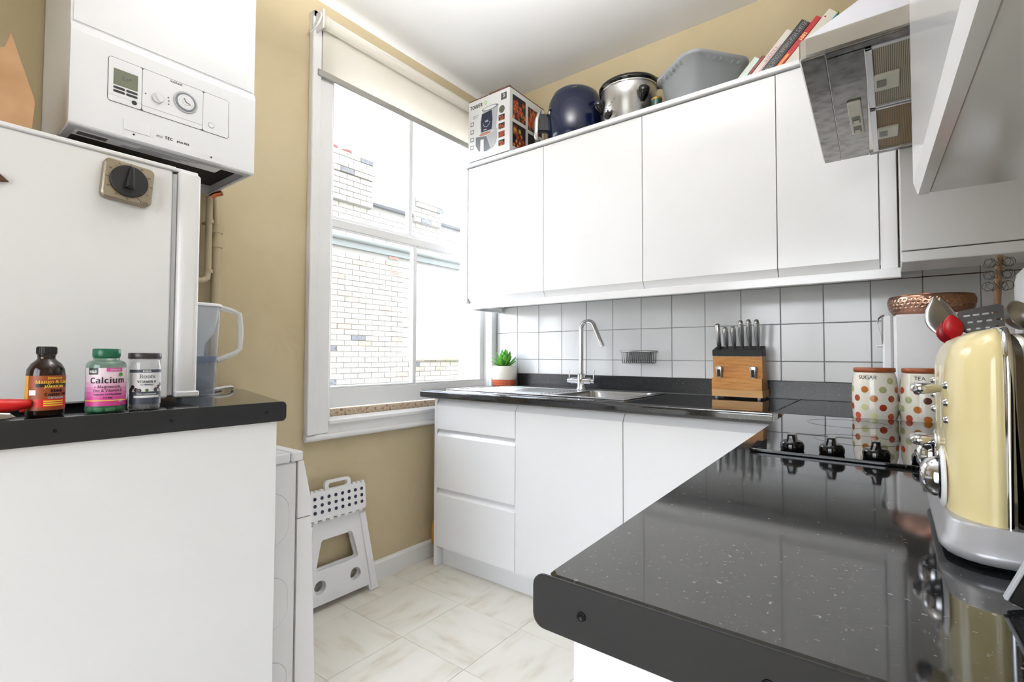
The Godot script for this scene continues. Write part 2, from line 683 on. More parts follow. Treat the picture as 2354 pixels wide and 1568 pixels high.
	# woods
	var grain := ramp_tex(noise(61, 0.02, 4), 256, [Color(0.62, 0.40, 0.18), Color(0.74, 0.50, 0.24), Color(0.80, 0.57, 0.30), Color(0.70, 0.45, 0.20)], Vector2(1, 1))
	m = mat("wood", Color.WHITE, 0.42)
	m.albedo_texture = grain
	tripl(m, Vector3(1.5, 14.0, 14.0), false)
	m = mat("wood_pale", Color.WHITE, 0.42)
	m.albedo_texture = ramp_tex(noise(62, 0.02, 4), 256, [Color(0.80, 0.62, 0.40), Color(0.86, 0.69, 0.47)])
	tripl(m, Vector3(1.5, 14.0, 14.0), false)
	m = mat("lid_wood", Color.WHITE, 0.4)
	m.albedo_texture = ramp_tex(noise(63, 0.02, 4), 256, [Color(0.52, 0.25, 0.12), Color(0.66, 0.36, 0.19)])
	tripl(m, Vector3(2.0, 12.0, 12.0), false)
	m = mat("stick_wood", Color.WHITE, 0.6)
	m.albedo_texture = ramp_tex(noise(64, 0.02, 4), 128, [Color(0.45, 0.33, 0.22), Color(0.60, 0.46, 0.32)])
	tripl(m, Vector3(20.0, 3.0, 20.0), false)
	m = mat("board_wood", Color.WHITE, 0.5)
	m.albedo_texture = ramp_tex(noise(65, 0.02, 4), 128, [Color(0.66, 0.42, 0.14), Color(0.78, 0.53, 0.22)])
	tripl(m, Vector3(3.0, 3.0, 12.0), false)
	m = mat("raw_sill", Color.WHITE, 0.9)
	m.albedo_texture = ramp_tex(noise(66, 0.05, 5), 256, [Color(0.50, 0.36, 0.24), Color(0.80, 0.66, 0.52), Color(0.90, 0.85, 0.77), Color(0.88, 0.80, 0.70), Color(0.60, 0.44, 0.30)])
	tripl(m, Vector3(4.0, 4.0, 4.0))
	# glass and clear plastics
	clear("pane", Color(0.95, 0.97, 0.97), 0.06, 0.02)
	clear("jug_plastic", Color(0.84, 0.89, 0.95), 0.20, 0.05)
	clear("jug_funnel", Color(0.93, 0.95, 0.96), 0.48, 0.2)
	clear("water", Color(0.30, 0.36, 0.46), 0.45, 0.03)
	mat("dark_steel", Color(0.42, 0.42, 0.42), 0.22, 1.0)
	clear("green_clear", Color(0.16, 0.46, 0.32), 0.45, 0.08)
	clear("jar_clear", Color(0.80, 0.80, 0.80), 0.30, 0.05)
	m = mat("blind", Color(0.965, 0.955, 0.93), 0.9)
	m.backlight_enabled = true
	m.backlight = Color(1.0, 0.985, 0.955)
	mat("blind_bar", Color(0.62, 0.61, 0.58), 0.6)
	# outside
	mat("sealant", Color(0.45, 0.45, 0.45), 0.6)
	mat("mortar", Color(0.475, 0.47, 0.455), 0.95)
	var bc := [Color(0.56, 0.545, 0.51), Color(0.585, 0.57, 0.54), Color(0.55, 0.53, 0.48), Color(0.56, 0.53, 0.49), Color(0.29, 0.295, 0.31), Color(0.47, 0.43, 0.37), Color(0.55, 0.44, 0.385)]
	for k in bc.size():
		m = mat("brick%d" % k, Color.WHITE, 0.9)
		m.albedo_texture = ramp_tex(noise(70 + k, 0.06, 4), 64, [(bc[k] as Color).darkened(0.35), bc[k], (bc[k] as Color).lightened(0.12), bc[k]])
		tripl(m, Vector3.ONE * 6.0)
	mat("render_white", Color(0.80, 0.80, 0.79), 0.9)
	mat("gutter", Color(0.36, 0.385, 0.38), 0.6)
	mat("coping", Color(0.20, 0.205, 0.22), 0.8)
	mat("terracotta", Color(0.48, 0.27, 0.23), 0.8)
	mat("far_glass", Color(0.40, 0.43, 0.49), 0.5)
	mat("ground", Color(0.50, 0.49, 0.47), 0.95)

# ---------------------------------------------------------------- the room
const CEIL := 2.546
const WT := 0.855      # top of the sink and hob worktops
const XR := 2.24       # right wall
const ZB := 3.40       # wall behind the camera

func V(x: float, y: float, z: float) -> Vector3:
	return Vector3(x, y, z)

func build_shell() -> void:
	# floor with vinyl tiles
	var f := structure("floor", "pale marbled vinyl tile floor")
	B(f, "base", V(-0.25, -0.15, -0.25), V(XR + 0.2, -0.003, ZB + 0.2), M.floor_joint, 0.0)
	var xs := [0.0]
	var x := 0.155
	while x < XR:
		xs.append(x)
		x += 0.305
	xs.append(XR)
	var zs := [0.0]
	var z := 0.155
	while z < ZB:
		zs.append(z)
		z += 0.305
	zs.append(ZB)
	for i in xs.size() - 1:
		for j in zs.size() - 1:
			B(f, "tile", V(xs[i] + 0.0006, -0.003, zs[j] + 0.0006), V(xs[i + 1] - 0.0006, 0.0, zs[j + 1] - 0.0006), M["vinyl%d" % ((i * 3 + j * 5) % 4)], 0.0005)
	# ceiling with a rounded edge over the window wall
	var c := structure("ceiling", "white painted ceiling")
	B(c, "plaster", V(-0.25, CEIL, -0.25), V(XR + 0.2, CEIL + 0.15, ZB + 0.2), M.ceiling, 0.0)
	var cove := [Vector2(0, 0), Vector2(0, -0.030)]
	for i in 7:
		var a := PI / 2 * i / 6.0
		cove.append(Vector2(0.045 - 0.045 * cos(a), -0.030 + 0.030 * sin(a)))
	var s := S()
	add_prism(s, PackedVector2Array(cove), ZB, 0.0, Transform3D(Basis(), V(0, CEIL, 0)))
	P(c, "cove", done(s), M.ceiling)
	# walls
	var w := structure("wall_left", "tan painted wall with the sash window")
	P(w, "plaster", boxes([
		[V(-0.25, 0, -0.25), V(0, 0.70, ZB + 0.2)], [V(-0.25, 2.40, -0.25), V(0, CEIL, ZB + 0.2)],
		[V(-0.25, 0.70, 1.115), V(0, 2.40, ZB + 0.2)], [V(-0.25, 0.70, -0.25), V(0, 2.40, 0.040)]]), M.wall)
	w = structure("wall_back", "tan painted wall behind the sink with white wall tiles")
	B(w, "plaster", V(-0.0, 0, -0.25), V(XR + 0.2, CEIL, 0), M.wall, 0.0)
	B(w, "grout", V(0.012, 0.80, 0.0), V(XR, 1.461, 0.0035), M.grout, 0.0)
	B(w, "grout_stain", V(1.86, 1.3065, 0.0), V(XR, 1.3115, 0.0062), M.dirty_grout, 0.0)
	var ys := [0.90, 1.005, 1.157, 1.309, 1.461]
	for k in range(-1, 15):
		var x0: float = max(0.014, 0.1777 + 0.15 * k)
		var x1: float = min(XR, 0.1777 + 0.15 * (k + 1))
		if x1 - x0 < 0.02:
			continue
		for r in 4:
			B(w, "tile", V(x0 + 0.0014, ys[r] + 0.0014, 0.001), V(x1 - 0.0014, ys[r + 1] - 0.0014, 0.0068 + 0.0004 * ((k * 7 + r * 3) % 3)), M.tile, 0.0012)
	w = structure("wall_right", "wall behind the hob and the cooker hood")
	B(w, "plaster", V(XR, 0, -0.25), V(XR + 0.2, CEIL, ZB + 0.2), M.wall, 0.0)
	w = structure("wall_front", "wall behind the camera")
	P(w, "plaster", boxes([[V(0, 0, ZB), V(0.62, CEIL, ZB + 0.2)], [V(1.90, 0, ZB), V(XR, CEIL, ZB + 0.2)], [V(0.62, 0, ZB), V(1.90, 0.35, ZB + 0.2)], [V(0.62, 1.98, ZB), V(1.90, CEIL, ZB + 0.2)]]), M.wall)
	var w2 := structure("window_2", "unseen white casement window behind the camera, placed to light the sink side")  # unseen window, out of view, lights the cabinet fronts and tiles facing it
	P(w2, "frame", boxes([[V(0.62, 0.35, ZB + 0.02), V(0.67, 1.98, ZB + 0.09)], [V(1.85, 0.35, ZB + 0.02), V(1.90, 1.98, ZB + 0.09)], [V(0.67, 0.35, ZB + 0.02), V(1.85, 0.40, ZB + 0.09)], [V(0.67, 1.93, ZB + 0.02), V(1.85, 1.98, ZB + 0.09)], [V(1.24, 0.40, ZB + 0.02), V(1.28, 1.93, ZB + 0.09)]]), M.paint)
	for e in [[0.67, 1.24], [1.28, 1.85]]:
		B(w2, "pane", V(e[0], 0.40, ZB + 0.05), V(e[1], 1.93, ZB + 0.054), M.pane, 0.0)
	# skirting under the window
	var b := structure("baseboard_left", "chipped white skirting board under the window")
	var prof := [Vector2(0, 0), Vector2(0.018, 0), Vector2(0.018, 0.076), Vector2(0.012, 0.084), Vector2(0, 0.086)]
	s = S()
	add_prism(s, PackedVector2Array(prof), 2.0, 0.0, Transform3D(Basis(), V(0, 0, 0.02)))
	P(b, "board", done(s), M.paint)
	# unseen pendant uplighter, out of view, its plaster bowl placed to light the ceiling
	var lamp := thing("unseen_pendant_uplighter", "unseen white plaster bowl uplighter, hung out of view to light the ceiling", "lamp", V(1.10, CEIL, 1.36))
	P(lamp, "ceiling_rose", lathe([Vector2(0, -0.025), Vector2(0.03, -0.025), Vector2(0.05, -0.01), Vector2(0.05, 0), Vector2(0, 0)], 24), M.white_plastic)
	P(lamp, "rod", tube([V(0, -0.02, 0), V(0, -0.33, 0)], 0.005, 8), M.chrome)
	P(lamp, "bowl", lathe([Vector2(0, -0.345), Vector2(0.06, -0.342), Vector2(0.12, -0.325), Vector2(0.17, -0.295), Vector2(0.195, -0.262), Vector2(0.198, -0.258), Vector2(0.190, -0.260), Vector2(0.165, -0.288), Vector2(0.115, -0.317), Vector2(0.06, -0.333), Vector2(0, -0.336)], 40), M.ceiling)
	var opal := mat("opal", Color(0.95, 0.95, 0.93), 0.4)
	opal.emission_enabled = true
	opal.emission = Color(1.0, 0.99, 0.98)
	opal.emission_energy_multiplier = 4.0
	P(lamp, "bulb", lathe([Vector2(0, -0.315), Vector2(0.03, -0.308), Vector2(0.045, -0.285), Vector2(0.03, -0.262), Vector2(0, -0.255)], 20), opal)
	var li := OmniLight3D.new()
	li.name = "unseen_lamp_light"
	li.position = V(0, -0.285, 0)
	li.light_color = Color(1.0, 0.995, 0.985)
	li.light_energy = UNSEEN_LAMP
	li.light_size = 0.04
	li.omni_range = 12.0
	li.omni_attenuation = 2.0
	li.shadow_enabled = true
	lamp.add_child(li)

const UNSEEN_LAMP := 1.1

# ---------------------------------------------------------------- the window
func build_window() -> void:
	var w := structure("window_1", "white painted wooden sash window")
	var z0 := 0.045
	var z1 := 1.105
	# architrave: moulded boards on the wall
	for e in [[V(0, 0.70, 1.105), V(0.022, 2.445, 1.206)], [V(0, 0.75, 0.002), V(0.022, 2.36, 0.050)], [V(0, 2.355, 0.002), V(0.022, 2.445, 1.206)]]:
		B(w, "architrave", e[0], e[1], M.paint, 0.003)
	B(w, "architrave_bead", V(0.018, 0.70, 1.166), V(0.032, 2.445, 1.206), M.paint, 0.005)
	B(w, "architrave_bead", V(0.018, 2.415, 0.002), V(0.032, 2.445, 1.206), M.paint, 0.005)
	B(w, "stop_bead", V(-0.02, 0.75, 1.093), V(0.012, 2.36, 1.107), M.paint, 0.003)
	# box frame lining the opening
	P(w, "frame", boxes([
		[V(-0.20, 0.70, 1.095), V(0, 2.40, 1.13)], [V(-0.20, 0.70, 0.030), V(0, 2.40, 0.050)], [V(-0.20, 2.33, 0.03), V(0, 2.42, 1.13)]]), M.paint)
	# stool, apron and bead below
	B(w, "sill_board", V(-0.07, 0.735, 0.002), V(0.030, 0.755, 1.105), M.paint, 0.004)
	B(w, "apron", V(0, 0.690, 0.002), V(0.016, 0.737, 1.206), M.paint, 0.002)
	PW(w, "apron_bead", tube([V(0.018, 0.685, 0.01), V(0.018, 0.685, 1.208)], 0.013, 10), M.paint)
	B(w, "outer_sill", V(-0.24, 0.70, 0.03), V(-0.072, 0.790, 1.13), M.raw_sill, 0.004)
	# lower sash, raised a little
	var a := P(w, "lower_sash", boxes([
		[V(-0.075, 0.795, z0), V(-0.040, 0.880, z1)], [V(-0.075, 1.585, z0), V(-0.040, 1.625, z1)],
		[V(-0.075, 0.880, 1.062), V(-0.040, 1.585, z1)], [V(-0.075, 0.880, z0), V(-0.040, 1.585, 0.085)],
		[V(-0.072, 0.880, 0.573), V(-0.042, 1.585, 0.598)]], 0.003), M.paint)
	PW(a, "glazing_bead", boxes([
		[V(-0.048, 0.880, 0.600), V(-0.040, 0.888, 1.062)], [V(-0.048, 0.880, 0.085), V(-0.040, 0.888, 0.572)],
		[V(-0.048, 1.577, 0.600), V(-0.040, 1.585, 1.062)], [V(-0.048, 1.577, 0.085), V(-0.040, 1.585, 0.572)]], 0.002), M.paint)
	for e in [[0.598, 1.062], [0.085, 0.573]]:
		B(w, "pane", V(-0.060, 0.880, e[0]), V(-0.057, 1.585, e[1]), M.pane, 0.0)
	# upper sash behind it
	P(w, "upper_sash", boxes([
		[V(-0.115, 1.605, z0), V(-0.080, 1.650, z1)], [V(-0.115, 2.30, z0), V(-0.080, 2.345, z1)],
		[V(-0.115, 1.650, 1.062), V(-0.080, 2.30, z1)], [V(-0.115, 1.650, z0), V(-0.080, 2.30, 0.085)],
		[V(-0.112, 1.650, 0.573), V(-0.082, 2.30, 0.598)]], 0.003), M.paint)
	for e in [[0.598, 1.062], [0.085, 0.573]]:
		B(w, "pane", V(-0.100, 1.650, e[0]), V(-0.097, 2.30, e[1]), M.pane, 0.0)
	# roller blind, mostly rolled up
	var r := thing("roller_blind", "cream roller blind rolled most of the way up over the window", "blind", V(0.05, 2.18, 0.6))
	PW(r, "roll", tube([V(0.055, 2.392, 0.03), V(0.055, 2.392, 1.165)], 0.022, 18), M.blind)
	B(r, "fabric", V(0.0335, 2.200, 0.03), V(0.0345, 2.392, 1.165), M.blind, 0.0)
	B(r, "bottom_bar", V(0.029, 2.178, 0.026), V(0.039, 2.205, 1.185), M.blind_bar, 0.003)
	var pl := S()
	add_lathe(pl, [Vector2(0, -0.012), Vector2(0.030, -0.012), Vector2(0.030, -0.012), Vector2(0.030, -0.005), Vector2(0.024, -0.003), Vector2(0.024, 0.003), Vector2(0.030, 0.005), Vector2(0.030, 0.012), Vector2(0.030, 0.012), Vector2(0, 0.012)], 24)
	PW(r, "chain_wheel", done(pl), M.off_white, Transform3D(Basis(Vector3.RIGHT, PI / 2), V(0.055, 2.392, 1.178)))
	B(r, "bracket", V(0.018, 2.35, 1.190), V(0.085, 2.43, 1.196), M.white_plastic, 0.003)
	PW(r, "bracket_hook", tube(bez(V(0.06, 2.42, 1.196), V(0.10, 2.40, 1.20), V(0.08, 2.345, 1.215), V(0.035, 2.335, 1.222), 10), 0.004, 8), M.white_plastic)
	r = thing("roller_blind_far_bracket", "white blind bracket at the cabinet end of the roller blind", "bracket", V(0.05, 2.35, 0.02))
	B(r, "plate", V(0.018, 2.35, 0.010), V(0.085, 2.43, 0.016), M.white_plastic, 0.003)

# ---------------------------------------------------------------- what the window shows
func build_outside() -> void:
	var g := structure("ground", "paved yard below the window")
	B(g, "paving", V(-14, -3.2, -12), V(-0.3, -3.0, 8), M.ground, 0.0)
	var X := -4.0
	var h := thing("neighbouring_house", "pale brick house wall with chimneys seen through the window", "building", V(X - 1.0, -3.0, -2.0))
	# backing of mortar
	PW(h, "wall", boxes([[V(X - 0.3, -3.0, -3.87), V(X, 3.17, 1.5)]]), M.mortar)
	var placed := 0
	var meshes := {}
	var stuff := S()
	var r := RandomNumberGenerator.new()
	r.seed = 4
	for c in 79:
		var y := -2.74 + c * 0.075
		if y > 3.1:
			break
		var zz: float = -3.87 + (0.0 if c % 2 == 0 else -0.1125)
		while zz < 1.4:
			var za: float = max(zz, -3.87)
			var zb: float = zz + 0.215
			zz += 0.225
			# the rendered bay with its window has no bricks
			if za < -2.80 and y > 0.95 and y < 2.60:
				continue
			if y > 2.42 and y < 2.62:
				continue
			var out := 0.012 + r.randf() * 0.008
			var pickd := r.randf()
			var k := 4 if pickd < 0.035 else (5 if pickd < 0.09 else (6 if pickd < 0.11 else r.randi() % 4))
			var seen := za < -1.25 and y > 0.5 and placed < 236
			if seen:
				var size := V(out, 0.066, zb - za)
				PW(h, "brick", bevbox(V(0.016, 0.066, snapped(size.z, 0.005)), 0.003), M["brick%d" % k], Transform3D(Basis(), V(X + out - 0.008, y + 0.033, (za + zb) / 2)))
				placed += 1
			else:
				add_box(stuff, V(0.02, 0.066, zb - za), 0.0, V(X + 0.004, y + 0.033, (za + zb) / 2))
	var sm := PW(h, "brickwork", done(stuff), M.brick1)
	sm.set_meta("kind", "stuff")
	# gutter, eaves and parapet
	PW(h, "gutter", tube([V(X + 0.08, 2.62, -4.0), V(X + 0.08, 2.62, 1.5)], 0.036, 12), M.gutter)
	B(h, "fascia", V(X, 2.50, -3.95), V(X + 0.05, 2.63, 1.5), M.gutter, 0.004)
	B(h, "coping", V(X - 0.3, 3.17, -3.92), V(X + 0.06, 3.215, 1.5), M.coping, 0.006)
	# rendered bay with a small window
	B(h, "rendered_bay", V(X - 0.1, 1.0, -3.87), V(X + 0.03, 2.46, -2.82), M.render_white, 0.004)
	B(h, "bay_ledge", V(X, 0.955, -3.89), V(X + 0.10, 1.01, -2.80), M.brick5, 0.004)
	for k in 7:
		B(h, "dentil", V(X, 2.33, -3.0 - k * 0.12), V(X + 0.05, 2.42, -3.05 - k * 0.12), M.brick2, 0.003)
	var wf := B(h, "window", V(X + 0.02, 1.93, -3.63), V(X + 0.045, 2.31, -2.90), M.render_white, 0.003)
	B(wf, "pane", V(X + 0.04, 1.96, -3.40), V(X + 0.050, 2.29, -2.93), M.far_glass, 0.001)
	B(wf, "pane", V(X + 0.04, 1.96, -3.60), V(X + 0.050, 2.29, -3.42), M.far_glass, 0.001)
	for y in [2.22, 2.46]:
		var vent := B(h, "air_vent", V(X + 0.01, y, -2.52), V(X + 0.024, y + 0.08, -2.36), M.brick6, 0.002)
		for k in 3:
			B(vent, "slot", V(X + 0.024, y + 0.012 + k * 0.022, -2.51), V(X + 0.0255, y + 0.022 + k * 0.022, -2.37), M.terracotta, 0.0)
	# chimney stacks with their own bricks
	for e in [[-2.00, -1.37, 3.78, 1], [-3.33, -2.78, 3.58, 0]]:
		var zc0: float = e[0]
		var zc1: float = e[1]
		var top: float = e[2]
		var ch := B(h, "chimney_stack", V(X - 0.55, 3.10, zc0), V(X + 0.085, top, zc1), M.mortar, 0.003)
		var c := 0
		var y := 3.105
		while y + 0.066 < top:
			var grow := 0.03 if (y > top - 0.30 and y < top - 0.15) else 0.0
			var zz := zc0 - (0.0 if c % 2 == 0 else 0.10)
			while zz < zc1 - 0.02:
				var za: float = max(zz, zc0) - (grow if zz <= zc0 else 0.0)
				var zb: float = min(zz + 0.205, zc1)
				if zb - za > 0.03:
					var pk := r.randf()
					PW(ch, "brick", bevbox(V(0.03, 0.066, snapped(zb - za, 0.005)), 0.003), M["brick%d" % (4 if pk < 0.08 else r.randi() % 4)], Transform3D(Basis(), V(X + 0.089 + grow, y + 0.033, (za + zb) / 2)))
				zz += 0.215
			y += 0.075
			c += 1
		if e[3] == 1:
			for zp in [-1.53, -1.75]:
				var pot := P(h, "chimney_pot", lathe([Vector2(0.075, 0), Vector2(0.070, 0.10), Vector2(0.085, 0.11), Vector2(0.085, 0.14), Vector2(0.085, 0.14), Vector2(0.05, 0.15), Vector2(0, 0.15)], 18), M.terracotta)
				pot.transform = gx(h).affine_inverse() * Transform3D(Basis(), V(X - 0.2, top, zp))
	PW(h, "aerial", tube([V(X - 0.2, 3.80, -1.66), V(X - 0.1, 4.05, -1.86)], 0.006, 6), M.gutter)

# ---------------------------------------------------------------- cabinets
# door on the sink wall with a finger chamfer at its bottom (up = false) or top (up = true)
func door_mesh(x0: float, x1: float, y0: float, y1: float, zf: float, up: bool, th := 0.020, ch := 0.030) -> ArrayMesh:
	if up:
		return along_x([Vector2(zf - th, y0), Vector2(zf, y0), Vector2(zf, y1 - ch), Vector2(zf - 0.002, y1 - ch + 0.003), Vector2(zf - th, y1)], x0 + 0.0015, x1 - 0.0015)
	return along_x([Vector2(zf - th, y0), Vector2(zf - 0.003, y0 + ch - 0.004), Vector2(zf, y0 + ch), Vector2(zf, y1), Vector2(zf - th, y1)], x0 + 0.0015, x1 - 0.0015)

func build_wall_cabinets() -> void:
	var units := [[0.083, 0.575, "nearest the window, under the air fryer carton"], [0.575, 1.072, "under the blue air fryer and slow cooker"], [1.072, 1.572, "under the grey washing-up bowl"], [1.572, 1.908, "in the corner behind the cooker hood"]]
	for i in 4:
		var u: Array = units[i]
		var t := thing("wall_cabinet", "white gloss wall cabinet " + u[2], "cabinet", V((u[0] + u[1]) / 2, 1.305, 0.16), 0.0, "white gloss wall cabinets over the sink")
		B(t, "body", V(u[0], 1.318, 0.009), V(u[1], 2.035, 0.308), M.carcass)
		var x1: float = u[1] if i < 3 else 1.862
		PW(t, "door", door_mesh(u[0] + (0.004 if i == 0 else 0.0), x1, 1.305, 2.031, 0.33, false), M.gloss_white)
		if i == 3:
			B(t, "filler_strip", V(1.864, 1.29, 0.30), V(1.908, 2.035, 0.328), M.gloss_white)
	var t := thing("cabinet_top_panel", "long white panel lying along the tops of the wall cabinets", "panel", V(1.0, 2.036, 0.17))
	B(t, "panel", V(0.070, 2.036, 0.009), V(1.925, 2.055, 0.345), M.gloss_white, 0.002)
	t = thing("cabinet_pelmet", "white pelmet strip under the wall cabinets above the tiles", "pelmet", V(1.0, 1.272, 0.32))
	B(t, "strip", V(0.070, 1.272, 0.308), V(1.915, 1.303, 0.332), M.gloss_white, 0.002)
	t = thing("cabinet_end_panel", "narrow white end panel of the wall cabinets beside the window", "panel", V(0.076, 1.272, 0.16))
	B(t, "panel", V(0.0695, 1.272, 0.009), V(0.0825, 2.035, 0.332), M.gloss_white, 0.002)
	# small steel bracket under the cabinet by the window
	t = thing("towel_rail", "short flat steel rail under the wall cabinet beside the window", "rail", V(0.13, 1.268, 0.16))
	B(t, "rail", V(0.085, 1.285, 0.10), V(0.165, 1.2915, 0.28), M.steel, 0.002)
	B(t, "end_lip", V(0.160, 1.270, 0.10), V(0.165, 1.2855, 0.135), M.steel, 0.001)
	# return cabinet in the corner, seen from its end
	t = thing("corner_wall_cabinet", "shaded white end of the wall cabinet between the corner and the hood", "cabinet", V(2.08, 1.285, 0.44))
	B(t, "body", V(1.912, 1.317, 0.352), V(XR - 0.002, 2.035, 0.545), M.gloss_white, 0.002)
	B(t, "pelmet", V(1.912, 1.285, 0.352), V(XR - 0.002, 1.314, 0.545), M.gloss_white, 0.002)
	# wall cabinet near the camera, front towards the room
	t = thing("wall_cabinet", "white gloss wall cabinet at the upper right in front of the hood", "cabinet", V(2.08, 1.295, 1.50), deg_to_rad(1.9), "white gloss wall cabinets by the hob")
	L(t, "body", V(-0.128, 0.022, -0.297), V(0.140, 0.85, 0.30), M.carcass, 0.001)
	P(t, "door", prism(PackedVector2Array([Vector2(-0.149, 0.022), Vector2(-0.143, 0.0), Vector2(-0.129, 0.0), Vector2(-0.129, 0.85), Vector2(-0.149, 0.85)]), 0.594, 0.0015, Transform3D(Basis(), V(0, 0, -0.297))), M.gloss_white)
	L(t, "bottom_panel", V(-0.128, 0.002, -0.297), V(0.060, 0.021, 0.30), M.gloss_white, 0.001)
	L(t, "rear_rail", V(0.062, -0.002, -0.297), V(0.082, 0.020, 0.30), M.white_plastic, 0.001)
	L(t, "batten", V(0.084, 0.004, -0.297), V(0.098, 0.020, 0.30), M.wood, 0.001)
	for e in [V(0.035, 0.0015, -0.10), V(0.036, 0.0015, -0.20), V(0.040, 0.0015, 0.15)]:
		P(t, "shelf_pin", lathe([Vector2(0, -0.002), Vector2(0.004, -0.002), Vector2(0.004, 0.002), Vector2(0, 0.002)], 10), M.mid_grey, e)

func build_base_units() -> void:
	var t := thing("drawer_unit", "white base unit with three gloss drawers beside the window wall", "drawer unit", V(0.35, 0.0, 0.30))
	B(t, "body", V(0.122, 0.10, 0.02), V(0.598, 0.812, 0.556), M.carcass)
	for e in [[0.668, 0.812], [0.384, 0.665], [0.102, 0.381]]:
		PW(t, "drawer", door_mesh(0.120, 0.600, e[0], e[1], 0.580, true, 0.021, 0.030), M.gloss_white)
	t = thing("base_cabinet", "white gloss base cabinet under the sink bowl", "cabinet", V(0.85, 0.0, 0.30), 0.0, "white gloss base cabinets under the sink worktop")
	P(t, "body", boxes([[V(0.602, 0.10, 0.02), V(0.618, 0.812, 0.556)], [V(1.080, 0.10, 0.02), V(1.096, 0.812, 0.556)], [V(0.602, 0.10, 0.02), V(1.096, 0.118, 0.556)], [V(0.602, 0.10, 0.02), V(1.096, 0.812, 0.026)]]), M.carcass).position = -t.position
	PW(t, "door", door_mesh(0.600, 1.098, 0.102, 0.812, 0.580, true, 0.021), M.gloss_white)
	t = thing("base_cabinet", "white gloss corner base cabinet beside the hob worktop", "cabinet", V(1.35, 0.0, 0.30), 0.0, "white gloss base cabinets under the sink worktop")
	B(t, "body", V(1.100, 0.10, 0.02), V(1.640, 0.812, 0.556), M.carcass)
	PW(t, "door", door_mesh(1.098, 1.640, 0.102, 0.812, 0.580, true, 0.021), M.gloss_white)
	t = thing("base_end_panel", "white end panel of the base units standing by the skirting", "panel", V(0.11, 0.0, 0.30))
	B(t, "panel", V(0.098, 0.0, 0.02), V(0.116, 0.816, 0.576), M.gloss_white, 0.002)
	t = thing("plinth", "white recessed plinth along the floor under the base units", "plinth", V(0.9, 0.0, 0.52))
	B(t, "board", V(0.117, 0.0, 0.515), V(1.66, 0.098, 0.532), M.gloss_white, 0.001)
	# units under the hob worktop
	t = thing("hob_base_unit", "white base unit with a plain end panel under the hob worktop", "cabinet", V(1.95, 0.0, 1.3))
	PW(t, "body", slab([Vector2(1.665, 0.585), Vector2(2.235, 0.585), Vector2(2.235, 1.924), Vector2(1.716, 1.924)], 0.10, 0.812), M.carcass)
	PW(t, "plinth", slab([Vector2(1.72, 0.585), Vector2(2.235, 0.585), Vector2(2.235, 1.924), Vector2(1.76, 1.924)], 0.0, 0.10), M.carcass)
	B(t, "end_panel", V(1.692, 0.0, 1.926), V(2.235, 0.814, 1.944), M.gloss_white, 0.002)

# ---------------------------------------------------------------- worktops
func build_worktops() -> void:
	var y0 := WT - 0.038
	var t := thing("sink_worktop", "speckled black worktop with the steel sink in it", "worktop", V(0.8, y0, 0.3))
	var s := S()
	# front strip with rounded nose
	var prof := [Vector2(0.520, y0), Vector2(0.602, y0)]
	for i in 7:
		var a := -PI / 2 + PI / 2 * i / 6.0
		prof.append(Vector2(0.602 + 0.012 * cos(a), y0 + 0.012 + 0.012 * sin(a)))
	for i in 7:
		var a := PI / 2 * i / 6.0
		prof.append(Vector2(0.602 + 0.012 * cos(a), WT - 0.012 + 0.012 * sin(a)))
	prof.append(Vector2(0.520, WT))
	add_prism(s, PackedVector2Array(prof), 1.564, 0.0, Transform3D(Basis(Vector3(0, 0, 1), Vector3(0, 1, 0), Vector3(-1, 0, 0)), V(1.598, 0, 0)))
	for e in [[V(0.034, y0, 0.009), V(1.595, WT, 0.115)], [V(0.034, y0, 0.115), V(0.725, WT, 0.520)], [V(1.055, y0, 0.115), V(1.595, WT, 0.520)]]:
		add_box(s, e[1] - e[0], 0.0, (e[0] + e[1]) / 2)
	P(t, "top", done(s), M.worktop).position = -t.position
	B(t, "joint_strip", V(1.5955, WT - 0.03, 0.03), V(1.5985, WT + 0.0006, 0.52), M.screw, 0.0)
	# hob run
	t = thing("hob_worktop", "speckled black worktop with the hob, running towards the camera", "worktop", V(1.95, y0, 1.0))
	PW(t, "top", slab([Vector2(1.599, 0.009), Vector2(XR - 0.002, 0.009), Vector2(XR - 0.002, 1.955), Vector2(1.682, 1.955), Vector2(1.674, 1.947), Vector2(1.634, 0.66), Vector2(1.622, 0.618), Vector2(1.614, 0.614), Vector2(1.599, 0.614)], y0, WT, 0.003), M.worktop)
	var pl := PW(t, "end_plate", prism(rr(0.575, 0.041, 0.010, 5), 0.003, 0.0006, Transform3D(Basis(), V(1.9525, WT - 0.0205, 1.9555))), M.end_plate)
	var hole := lathe([Vector2(0, 0.0), Vector2(0.0022, 0.0003), Vector2(0.0032, 0.0012), Vector2(0.0036, 0.0004), Vector2(0.0036, -0.0005)], 14)
	for x in [1.708, 1.83, 1.95]:
		PW(pl, "screw", hole, M.screw, Transform3D(Basis(Vector3.RIGHT, PI / 2), V(x, WT - 0.021, 1.9586)))
	# upstand along the tiles
	t = thing("worktop_upstand", "speckled black upstand strip along the bottom of the tiles", "upstand", V(1.2, WT, 0.02))
	B(t, "strip", V(0.192, WT + 0.0005, 0.0085), V(XR - 0.002, 0.927, 0.026), M.upstand, 0.002)
	PW(t, "sealant", boxes([[V(0.192, WT + 0.0006, 0.026), V(XR - 0.002, WT + 0.0022, 0.0278)]]), M.sealant)

